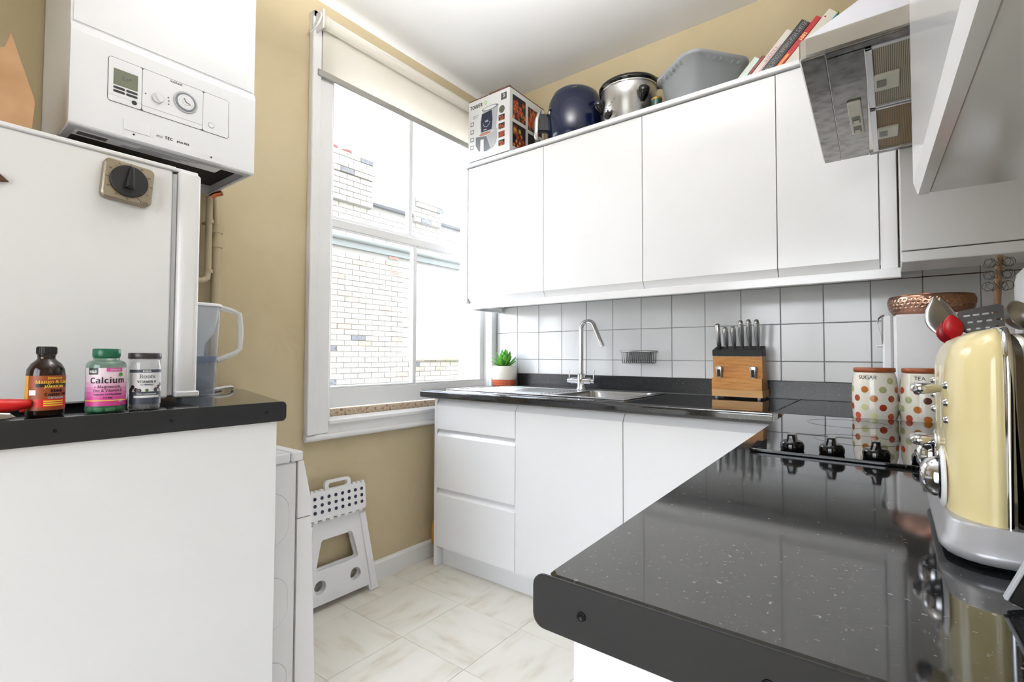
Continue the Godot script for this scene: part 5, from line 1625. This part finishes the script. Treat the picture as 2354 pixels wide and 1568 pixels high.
	P(q, "ladle_bowl", lathe([Vector2(0, -0.026), Vector2(0.014, -0.023), Vector2(0.025, -0.013), Vector2(0.030, 0.0), Vector2(0.0315, 0.0005), Vector2(0.029, 0.0), Vector2(0.024, -0.011), Vector2(0.013, -0.021), Vector2(0, -0.024)], 28), M.steel, V(0.028, 0.204, -0.004), V(62, 0, -42)).scale = Vector3.ONE * 1.05
	# red spoons
	for e in [[V(1.994, 1.086, 0.90), "bright red silicone spoon in front of the steel turner", 1.0, Color(0.78, 0.10, 0.13)], [V(1.982, 1.080, 0.868), "darker red silicone spoon behind the bright red one", 0.85, Color(0.60, 0.05, 0.12)]]:
		var rm := mat("red%d" % int(e[2] * 100), e[3], 0.35)
		q = thing("silicone_spoon", e[1], "spoon", foot + V(-0.012, 0, 0.02 * e[2]), 0.0, "utensils in the jar behind the toaster")
		var tip: Vector3 = (e[0] as Vector3) - q.position
		P(q, "handle", tube([Vector3.ZERO, tip * 0.85], 0.004, 8), rm)
		var rings := []
		for i in 9:
			var f := i / 8.0
			var wv: float = 0.0175 * pow(sin(PI * clampf(0.06 + 0.90 * f, 0.0, 1.0)), 0.8) * e[2]
			rings.append(oval(max(0.002, wv), max(0.002, wv * 0.42), f * 0.052 * e[2], Vector2.ZERO, 14))
		P(q, "spoon_head", loft(rings), rm, tip - V(0.0, 0.026, 0.0), V(4, 12, 10))
	# wooden stick whisk with wire loops
	q = thing("wooden_whisk", "wooden stick whisk with rings of wire loops at its top", "whisk", foot + V(0.008, 0, -0.02), 0.0, "utensils in the jar behind the toaster")
	var top := V(2.0745, 1.242, 0.80) - q.position
	P(q, "stick", tube([Vector3.ZERO, top * 0.5, top], 0.0062, 8), M.stick_wood)
	var wire := mat("whisk_wire", Color(0.36, 0.36, 0.36), 0.35, 0.9)
	for r in 3:
		var c: Vector3 = top * (0.955 - r * 0.075)
		var ringn := S()
		for k in 9:
			var a := TAU * (k + 0.3 * r) / 9.0
			var dir := V(cos(a), 0, sin(a))
			var pts := []
			for i in 14:
				var b := TAU * i / 14.0
				pts.append(c + dir * (0.0155 + 0.0095 * cos(b)) + V(-sin(a), 0, cos(a)) * 0.006 * sin(b) + V(0, 0.0095 * sin(b), 0))
			add_tube(ringn, pts, 0.0006, 4, true)
		P(q, "wire_loops", done(ringn), wire)
	# white container at the right edge
	t = thing("white_bottle", "white plastic container with rounded shoulders at the right edge behind the ladle", "container", V(2.165, WT + 0.0066, 0.735))
	P(t, "body", lathe([Vector2(0, 0), Vector2(0.056, 0), Vector2(0.060, 0.006), Vector2(0.060, 0.325), Vector2(0.056, 0.345), Vector2(0.044, 0.360), Vector2(0.026, 0.366), Vector2(0, 0.367)], 30), M.white_plastic)

# ---------------------------------------------------------------- toaster
func cap_ring(y: float, i: float, x1 := 1.9590) -> PackedVector3Array:
	var out := PackedVector3Array()
	for k in 9:
		var a := PI / 2 * k / 8.0
		out.append(V(x1 - (0.034 - i) * sin(a), y, 1.560 - (0.050 - i) * cos(a)))
	for k in 9:
		var a := PI / 2 * k / 8.0
		out.append(V(x1 - (0.034 - i) * cos(a), y, 1.675 + (0.056 - i) * sin(a)))
	return out

func build_toaster() -> void:
	var t := thing("toaster", "cream retro toaster with chrome knobs and a steel body on the worktop", "toaster", V(2.06, WT, 1.62))
	var cream := mat("cream", Color(0.86, 0.80, 0.60), 0.14)
	var rings := []
	for e in [[0.880, 0.0], [1.000, 0.0], [1.020, 0.0012], [1.032, 0.005], [1.040, 0.011], [1.045, 0.020], [1.047, 0.030]]:
		rings.append(cap_ring(e[0], e[1]))
	PW(t, "end_cap", loft(rings), cream)
	rings = []
	for e in [[0.880, -0.0015], [1.001, -0.0015], [1.0215, 0.0], [1.0335, 0.004], [1.0415, 0.010], [1.0465, 0.019], [1.0485, 0.029]]:
		var r: PackedVector3Array = cap_ring(e[0], e[1], 1.9640)
		for k in r.size():
			r[k].x = max(r[k].x, 1.9585)
		rings.append(r)
	PW(t, "chrome_band", loft(rings), M.chrome)
	rings = []
	for e in [[0.885, 0.232, 0.222, 0.012], [1.020, 0.232, 0.222, 0.012], [1.036, 0.232, 0.206, 0.012], [1.042, 0.232, 0.18, 0.012]]:
		rings.append(ring(e[1], e[2], e[3], e[0], Vector2(2.0805, 1.6175)))
	var tsteel := mat("toaster_steel", Color(0.55, 0.53, 0.50), 0.10, 1.0)
	PW(t, "body", loft(rings), tsteel)
	for z in [1.575, 1.655]:
		B(t, "slot", V(1.985, 1.0415, z - 0.014), V(2.175, 1.0425, z + 0.014), M.black, 0.0)
	# base
	rings = []
	for e in [[0.859, 0.284, 0.236, 0.03], [0.864, 0.292, 0.250, 0.034], [0.869, 0.292, 0.250, 0.034], [0.874, 0.284, 0.238, 0.03], [0.886, 0.282, 0.234, 0.03], [0.888, 0.278, 0.230, 0.028]]:
		rings.append(ring(e[1], e[2], e[3], e[0], Vector2(2.0640, 1.6200)))
	PW(t, "base", loft(rings), mat("base_grey", Color(0.66, 0.66, 0.67), 0.3, 0.25))
	for e in [V(1.95, WT, 1.53), V(1.95, WT, 1.71), V(2.18, WT, 1.53), V(2.18, WT, 1.71)]:
		B(t, "foot", e + V(-0.012, 0, -0.012), e + V(0.012, 0.004, 0.012), M.black, 0.001)
	# controls on the room side
	var xw := 1.9255
	for e in [[1.668, 0.912], [1.578, 0.9175]]:
		var b := PW(t, "dial_plate", lathe([Vector2(0, 0), Vector2(0.027, 0), Vector2(0.028, 0.002), Vector2(0.024, 0.0035), Vector2(0, 0.004)], 30), M.white_plastic if e[0] > 1.6 else M.chrome, Transform3D(Basis(Vector3.BACK, PI / 2), V(xw, e[1], e[0])))
		var kn := PW(b, "dial", lathe([Vector2(0, 0.002), Vector2(0.0185, 0.002), Vector2(0.0185, 0.002), Vector2(0.0180, 0.008), Vector2(0.0150, 0.0135), Vector2(0.0095, 0.0172), Vector2(0, 0.0185)], 28), M.chrome, Transform3D(Basis(Vector3.BACK, PI / 2), V(xw, e[1], e[0])))
		PW(kn, "dial_ring", lathe([Vector2(0.0185, 0.0), Vector2(0.0205, 0.001), Vector2(0.0205, 0.004), Vector2(0.0185, 0.005)], 28), M.black_gloss, Transform3D(Basis(Vector3.BACK, PI / 2), V(xw, e[1], e[0])))
	for e in [[1.690, 0.0020], [1.560, -0.0002]]:
		for y in [0.9975, 0.982, 0.9665]:
			PW(t, "button", lathe([Vector2(0, -0.002), Vector2(0.0036, -0.002), Vector2(0.0038, 0.001), Vector2(0.0026, 0.0032), Vector2(0, 0.0040)], 14), M.chrome, Transform3D(Basis(Vector3.BACK, PI / 2), V(xw + e[1], y, e[0])))
	for z in [1.648, 1.585]:
		PW(t, "lever_track", boxes([[V(xw - 0.0008, 0.955, z - 0.0015), V(xw + 0.001, 1.015, z + 0.0015)]]), M.off_white)
		var lv := PW(t, "lever", loft([ring(0.006, 0.012, 0.002, 0.0, Vector2.ZERO), ring(0.008, 0.026, 0.0035, 0.006, Vector2.ZERO), ring(0.0105, 0.040, 0.005, 0.014, Vector2.ZERO), ring(0.009, 0.036, 0.0042, 0.020, Vector2.ZERO), ring(0.004, 0.022, 0.0018, 0.023, Vector2.ZERO)]), M.chrome, Transform3D(Basis(Vector3.BACK, PI / 2), V(xw, 0.9925 if z > 1.6 else 0.935, z)))
		lv.set_meta("label", "chrome lever knob")
	# dark slab beside it
	t = thing("black_slab", "black slab with light grey edges leaning beside the toaster at the right edge", "slab", V(1.946, WT + 0.0015, 1.805))
	t.rotation.z = deg_to_rad(-22)
	L(t, "slab", V(0.0, 0.004, -0.006), V(0.15, 0.19, 0.006), M.black, 0.001)
	L(t, "edge_strip", V(-0.0022, 0.004, 0.0), V(0.0, 0.19, 0.0062), M.light_grey, 0.0006)

# ---------------------------------------------------------------- things on the left worktop
func build_left_counter_things() -> void:
	var Y := 0.9005
	# brown oil bottle
	var t := thing("oil_bottle", "dark brown hair oil bottle with an orange-brown label", "bottle", V(0.545, Y, 2.062), deg_to_rad(96))
	var amber := mat("amber", Color(0.13, 0.075, 0.05), 0.12)
	P(t, "bottle", lathe([Vector2(0, 0), Vector2(0.027, 0), Vector2(0.0295, 0.004), Vector2(0.0295, 0.082), Vector2(0.0285, 0.092), Vector2(0.023, 0.103), Vector2(0.016, 0.110), Vector2(0.0138, 0.113), Vector2(0.0138, 0.119), Vector2(0.0148, 0.120), Vector2(0.0148, 0.122), Vector2(0.012, 0.123), Vector2(0, 0.123)], 36), amber)
	var cp := P(t, "cap", lathe([Vector2(0, 0.122), Vector2(0.0145, 0.122), Vector2(0.0152, 0.123), Vector2(0.0148, 0.136), Vector2(0.0138, 0.1375), Vector2(0, 0.1375)], 32), M.black_soft)
	for k in 26:
		var a := TAU * k / 26.0
		P(cp, "cap_ridge", bevbox(V(0.0012, 0.012, 0.0012), 0.0), M.black_soft, V(sin(a) * 0.0152, 0.1295, cos(a) * 0.0152), V(0, rad_to_deg(a), 0))
	var R := 0.0296
	var lb := P(t, "label", band(R, 0.012, 0.080, -1.3, 1.45), mat("label_brown", Color(0.58, 0.27, 0.12), 0.4))
	P(lb, "label_panel", band(R, 0.012, 0.080, -2.0, -1.22, 0.0005), mat("label_yellow", Color(0.82, 0.60, 0.14), 0.4))
	P(lb, "label_panel", band(R, 0.018, 0.034, -0.85, 1.3, 0.0006), mat("label_red", Color(0.80, 0.12, 0.08), 0.4))
	P(lb, "label_panel", band(R, 0.0575, 0.0645, -0.75, 1.05, 0.0006), M.black)
	P(lb, "label_panel", band(R, 0.042, 0.052, -1.15, -0.75, 0.0006), M.carton_white)
	var yel := mat("print_yellow", Color(0.95, 0.80, 0.25), 0.4)
	T(t, "Jamaican", 0.0040, yel, V(0, 0.0755, 0), V(0, 14, 0), serif, R + 0.0006)
	T(t, "Mango & Lime", 0.0062, yel, V(0, 0.0675, 0), V(0, 12, 0), serif, R + 0.0006)
	T(t, "JAMAICAN", 0.0046, yel, V(0, 0.0588, 0), V(0, 12, 0), fontb, R + 0.0007)
	T(t, "Black", 0.0058, M.black, V(0, 0.0505, 0), V(0, 18, 0), fontb, R + 0.0006)
	T(t, "Castor Oil", 0.0058, M.black, V(0, 0.0430, 0), V(0, 18, 0), fontb, R + 0.0006)
	T(t, "ORIGINAL", 0.0042, M.light_grey, V(0, 0.0365, 0), V(0, 18, 0), fontb, R + 0.0006)
	for k in 3:
		P(lb, "print_line", band(R, 0.0205 + k * 0.0042, 0.0228 + k * 0.0042, -0.35, 0.75, 0.0008), yel)
	# calcium tablets
	t = thing("tablet_bottle", "green tablet bottle with a pink and white label", "bottle", V(0.548, Y, 1.967), deg_to_rad(79))
	P(t, "bottle", lathe([Vector2(0, 0.0005), Vector2(0.032, 0.0005), Vector2(0.0345, 0.004), Vector2(0.0345, 0.098), Vector2(0.0325, 0.105), Vector2(0.026, 0.109), Vector2(0.0225, 0.110), Vector2(0.0225, 0.116), Vector2(0, 0.116)], 36), M.green_clear)
	P(t, "cap", lathe([Vector2(0, 0.1135), Vector2(0.0220, 0.1135), Vector2(0.0240, 0.119), Vector2(0.0240, 0.133), Vector2(0.0225, 0.1345), Vector2(0, 0.1345)], 32), mat("cap_green", Color(0.06, 0.36, 0.24), 0.3))
	R = 0.0346
	lb = P(t, "label", band(R, 0.014, 0.094, -1.25, 1.35), mat("label_pale", Color(0.88, 0.80, 0.84), 0.35))
	var pinks := [Color(0.80, 0.24, 0.55), Color(0.80, 0.30, 0.58), Color(0.82, 0.42, 0.65), Color(0.84, 0.54, 0.71), Color(0.86, 0.66, 0.77)]
	for k in 5:
		P(lb, "label_tint", band(R, 0.014 + k * 0.010, 0.024 + k * 0.010, -1.25, 1.35, 0.0005), mat("pink%d" % k, pinks[k], 0.35))
	P(lb, "label_gold_line", band(R, 0.0245, 0.0265, -1.25, 1.35, 0.0007), yel)
	P(lb, "label_logo_field", band(R, 0.080, 0.094, -0.95, -0.42, 0.0007), mat("logo_green", Color(0.06, 0.20, 0.14), 0.4))
	T(t, "H&B", 0.0052, M.carton_white, V(0, 0.0860, 0), V(0, -39, 0), fontb, R + 0.0009, 0.95)
	P(lb, "label_tab", band(R, 0.086, 0.094, -0.02, 0.80, 0.0007), M.pink1)
	T(t, "WOMEN", 0.0030, M.carton_white, V(0, 0.0897, 0), V(0, 24, 0), font, R + 0.0009)
	P(t, "green_leaf_mark", prism(disc(0.0042, 18), 0.0004), mat("leaf_mark", Color(0.35, 0.60, 0.12), 0.4), V(sin(0.72) * (R + 0.0006), 0.0795, cos(0.72) * (R + 0.0006)), V(0, 41, 0))
	T(t, "Calcium", 0.0120, mat("ink_plum", Color(0.14, 0.05, 0.13), 0.5), V(0, 0.0675, 0), V(0, 4, 0), fontb, R + 0.0006)
	T(t, "+ Magnesium,", 0.0055, M.ink_plum, V(0, 0.0545, 0), V(0, 4, 0), font, R + 0.0006)
	T(t, "Zinc & Vitamin D", 0.0055, M.ink_plum, V(0, 0.0465, 0), V(0, 4, 0), font, R + 0.0006, 0.92)
	T(t, "Supports healthy bones", 0.0022, M.ink_plum, V(0, 0.0385, 0), V(0, 4, 0), font, R + 0.0007)
	T(t, "1 a day", 0.0026, M.ink_plum, V(0, 0.0315, 0), V(0, 4, 0), fontb, R + 0.0007)
	T(t, "120", 0.0042, M.carton_white, V(0, 0.0235, 0), V(0, 42, 0), font, R + 0.0008)
	var pill := lathe([Vector2(0, -0.010), Vector2(0.0035, -0.0085), Vector2(0.005, -0.004), Vector2(0.005, 0.004), Vector2(0.0035, 0.0085), Vector2(0, 0.010)], 12)
	var pm := mat("pill", Color(0.55, 0.74, 0.56), 0.4)
	for k in 8:
		var a := TAU * k / 8.0 + 0.3
		P(t, "tablet", pill, pm, V(sin(a) * 0.0255, 0.0062, cos(a) * 0.0255), V(0, rad_to_deg(a), 90))
	for k in 4:
		var a := TAU * k / 4.0
		P(t, "tablet", pill, pm, V(sin(a) * 0.010, 0.0062, cos(a) * 0.010), V(0, rad_to_deg(a), 90))
	# vitamin gummies
	t = thing("gummy_jar", "clear vitamin gummy jar with a dark grey lid and grey label", "jar", V(0.545, Y, 1.897), deg_to_rad(80))
	P(t, "jar", lathe([Vector2(0, 0.0005), Vector2(0.028, 0.0005), Vector2(0.0303, 0.004), Vector2(0.0303, 0.096), Vector2(0.0290, 0.101), Vector2(0.0285, 0.112), Vector2(0, 0.112)], 32), M.jar_clear)
	P(t, "lid", lathe([Vector2(0, 0.1125), Vector2(0.0300, 0.1125), Vector2(0.0310, 0.114), Vector2(0.0310, 0.1245), Vector2(0.030, 0.126), Vector2(0, 0.126)], 32), mat("lid_grey", Color(0.20, 0.19, 0.20), 0.35))
	R = 0.0304
	var slate := mat("label_slate", Color(0.25, 0.28, 0.33), 0.4)
	lb = P(t, "label", band(R, 0.012, 0.089, -1.15, 1.25), mat("label_white", Color(0.86, 0.86, 0.87), 0.4))
	P(lb, "label_panel", band(R, 0.082, 0.089, -1.15, 1.25, 0.0006), slate)
	P(lb, "label_panel", band(R, 0.012, 0.040, -1.15, 1.25, 0.0006), slate)
	P(lb, "label_panel", band(R, 0.0265, 0.0315, -0.75, 0.90, 0.0008), M.label_white)
	T(t, "BONES", 0.0034, M.carton_white, V(0, 0.0852, 0), V(0, 2, 0), fontb, R + 0.0008)
	T(t, "Boots", 0.0085, slate, V(0, 0.0735, 0), V(0, 4, 0), serif, R + 0.0006)
	T(t, "VITAMIN D", 0.0050, slate, V(0, 0.0620, 0), V(0, 3, 0), fontb, R + 0.0006)
	T(t, "GUMMIES", 0.0038, slate, V(0, 0.0555, 0), V(0, 3, 0), font, R + 0.0006)
	T(t, "Food supplement", 0.0024, M.carton_white, V(0, 0.0350, 0), V(0, 3, 0), font, R + 0.0008)
	var fruit := mat("plum", Color(0.18, 0.09, 0.16), 0.3)
	var fp := [Vector2(R, 0.0), Vector2(R, 0.13)]
	for e in [[-0.85, 0.050], [-0.62, 0.044], [-0.42, 0.0425], [0.62, 0.044], [0.85, 0.050], [1.05, 0.055], [-1.0, 0.044]]:
		P(lb, "printed_fruit", dot_mesh(fp, e[0], e[1], 0.0046), fruit)
	for e in [[0.05, 0.043], [-1.1, 0.042], [0.98, 0.043]]:
		P(lb, "printed_leaf", dot_mesh(fp, e[0], e[1], 0.0034), mat("label_leaf", Color(0.32, 0.42, 0.14), 0.4))
	var gum := lathe([Vector2(0, 0), Vector2(0.006, 0.001), Vector2(0.007, 0.005), Vector2(0.004, 0.010), Vector2(0, 0.011)], 12)
	for k in 9:
		var a := TAU * k / 9.0
		P(t, "gummy", gum, fruit, V(sin(a) * 0.0215, 0.001, cos(a) * 0.0215))
	# red can opener
	t = thing("can_opener", "bright red handled can opener lying at the left edge of the worktop", "can opener", V(0.555, Y, 2.16))
	var red := mat("red_handle", Color(0.80, 0.07, 0.07), 0.3)
	var rings := []
	for e in [[0.0, 0.006, 0.006], [0.006, 0.011, 0.009], [0.03, 0.012, 0.0125], [0.08, 0.012, 0.016], [0.15, 0.011, 0.013], [0.17, 0.006, 0.006]]:
		rings.append(oval(e[1], e[2], e[0], Vector2(0, 0.004 * sin(e[0] * 18.0)), 16))
	var hn := P(t, "handle", loft(rings), red)
	hn.transform = Transform3D(Basis(V(1, 0, 0), V(0, 0.03, 1), V(0, -1, 0.03)), V(0.008, 0.026, -0.075))
	P(hn, "handle_tab", bevbox(V(0.008, 0.008, 0.008), 0.002), red, V(0, 0.012, 0.012))
	P(t, "steel_jaw", prism(PackedVector2Array([Vector2(-0.06, 0), Vector2(0.030, 0), Vector2(0.042, 0.004), Vector2(0.034, 0.012), Vector2(0.0, 0.016), Vector2(-0.06, 0.014)]), 0.012, 0.002, Transform3D(Basis(V(0, 0, -1), V(0, 1, 0), V(1, 0, 0)), V(0.022, 0.0, -0.01))), M.steel)
	# water filter jug
	t = thing("water_filter_jug", "clear water filter jug with a handle beside the fridge door", "jug", V(0.215, Y, 1.676))
	rings = []
	for e in [[0.070, 0.094, 0.022, 0.0], [0.074, 0.098, 0.024, 0.01], [0.082, 0.108, 0.028, 0.12], [0.092, 0.122, 0.034, 0.262], [0.094, 0.126, 0.034, 0.272]]:
		rings.append(ring(e[0], e[1], e[2], e[3]))
	P(t, "jug", loft(rings, true, false), M.jug_plastic)
	rings = []
	for e in [[0.030, 0.04, 0.012, 0.115], [0.034, 0.045, 0.014, 0.155], [0.070, 0.092, 0.026, 0.19], [0.084, 0.112, 0.030, 0.245], [0.087, 0.117, 0.032, 0.268]]:
		rings.append(ring(e[0], e[1], e[2], e[3]))
	P(t, "funnel", loft(rings, true, false), M.jug_funnel)
	P(t, "filter_collar", loft([ring(0.078, 0.103, 0.026, 0.098), ring(0.080, 0.106, 0.027, 0.118)]), mat("collar_blue", Color(0.16, 0.24, 0.42), 0.3))
	P(t, "water", loft([ring(0.066, 0.090, 0.020, 0.004), ring(0.072, 0.096, 0.022, 0.096)]), M.water)
	P(t, "rim", loft([ring(0.095, 0.127, 0.034, 0.270), ring(0.097, 0.129, 0.035, 0.276), ring(0.090, 0.120, 0.032, 0.279)], true, true), M.white_plastic)
	rings = []
	P(t, "handle", tube([V(0.02, 0.268, -0.058), V(0.03, 0.262, -0.085), V(0.035, 0.252, -0.108), V(0.036, 0.20, -0.113), V(0.034, 0.142, -0.112), V(0.03, 0.128, -0.100), V(0.02, 0.105, -0.052)], 0.0085, 10), M.jug_funnel)
	t = thing("blue_cloth", "dark blue cloth bundled behind the water filter jug", "cloth", V(0.10, Y, 1.640))
	P(t, "cloth", loft([oval(0.05, 0.035, 0.0), oval(0.055, 0.040, 0.06), oval(0.045, 0.036, 0.15, Vector2(0, 0.004)), oval(0.040, 0.030, 0.24, Vector2(0, 0.010)), oval(0.022, 0.018, 0.295, Vector2(0, 0.022)), oval(0.006, 0.006, 0.31, Vector2(0, 0.028))]), M.navy)
	# white cable
	t = thing("white_cable", "white power cable looping on the left worktop by the wall", "cable", V(0.10, Y, 1.56))
	PW(t, "cable", tube(bez(V(0.16, Y + 0.006, 1.63), V(0.13, Y + 0.020, 1.545), V(0.06, Y + 0.012, 1.50), V(0.015, Y + 0.006, 1.485), 14), 0.0045, 8), M.white_plastic)
	PW(t, "cable_loop", tube(bez(V(0.15, Y + 0.0045, 1.64), V(0.12, Y + 0.0045, 1.58), V(0.07, Y + 0.0045, 1.54), V(0.03, Y + 0.0045, 1.53), 12), 0.0042, 8), M.white_plastic)

# ---------------------------------------------------------------- folding step stool
func build_stool() -> void:
	var t := thing("step_stool", "folded white plastic step stool with black dots leaning under the window", "step stool", V(0.052, 0.0, 1.075), PI / 2)
	t.rotation.x = deg_to_rad(-4.0)
	var ws: Material = M.white_plastic
	# leg frame
	var outer := PackedVector2Array([Vector2(-0.176, 0.0), Vector2(-0.150, 0.0), Vector2(-0.146, 0.026), Vector2(0.146, 0.026), Vector2(0.150, 0.0), Vector2(0.176, 0.0), Vector2(0.122, 0.352), Vector2(-0.122, 0.352)])
	var win := PackedVector2Array([Vector2(-0.098, 0.166), Vector2(-0.088, 0.158), Vector2(0.088, 0.158), Vector2(0.098, 0.168), Vector2(0.074, 0.266), Vector2(0.064, 0.276), Vector2(-0.064, 0.276), Vector2(-0.074, 0.266)])
	csg_plate(t, "front_leg_frame", outer, [win, disc(0.026, 28, Vector2(-0.082, 0.094)), disc(0.026, 28, Vector2(0.082, 0.094))], 0.012, ws, V(0, 0, 0.018))
	csg_plate(t, "rear_leg_frame", outer, [inset(ccw(win), 0.007), disc(0.021, 28, Vector2(-0.080, 0.096)), disc(0.021, 28, Vector2(0.080, 0.096))], 0.010, ws, V(0, 0, 0.002))
	for sx in [-1.0, 1.0]:
		var lg := P(t, "side_leg", prism(PackedVector2Array([Vector2(sx * 0.158, 0.0), Vector2(sx * 0.192, 0.0), Vector2(sx * 0.138, 0.342), Vector2(sx * 0.108, 0.342)]), 0.034, 0.003, Transform3D(Basis(), V(0, 0, -0.010))), ws)
		for k in 6:
			var f := 0.06 + k * 0.155
			P(lg, "slot", bevbox(V(0.003, 0.018, 0.010), 0.001), M.light_grey, V(sx * (0.1915 - 0.054 * (f * 0.342 + 0.009) / 0.342), f * 0.342 + 0.012, 0.008), V(0, 0, sx * 9.0))
	# seat, folded down in front
	var seat := csg_plate(t, "seat", rr(0.258, 0.112, 0.012, 4, Vector2(0, 0.417)), [], 0.016, ws, V(0, 0, 0.038))
	for r in 3:
		for k in 8:
			P(seat, "grip_dot", prism(disc(0.0072, 18, Vector2(-0.109 + k * 0.0312, 0.392 + r * 0.0275)), 0.0016, 0.0004), M.navy_gloss, V(0, 0, 0.0))
	for k in 7:
		P(seat, "hinge_tooth", bevbox(V(0.018, 0.012, 0.014), 0.002), ws, V(-0.105 + k * 0.035, 0.357, -0.008))
	csg_plate(t, "handle", rr(0.120, 0.062, 0.018, 5, Vector2(0.0, 0.478)), [rr(0.088, 0.022, 0.010, 5, Vector2(0, 0.487))], 0.014, ws, V(0, 0, 0.033))
	for k in 12:
		var x := -0.118 + k * 0.0215
		if abs(x) > 0.062:
			P(t, "top_tooth", bevbox(V(0.014, 0.016, 0.014), 0.002), ws, V(x, 0.472, 0.030))
	for sx in [-1.0, 1.0]:
		P(t, "foot_pad", bevbox(V(0.040, 0.010, 0.030), 0.002), ws, V(sx * 0.172, 0.005, 0.010))
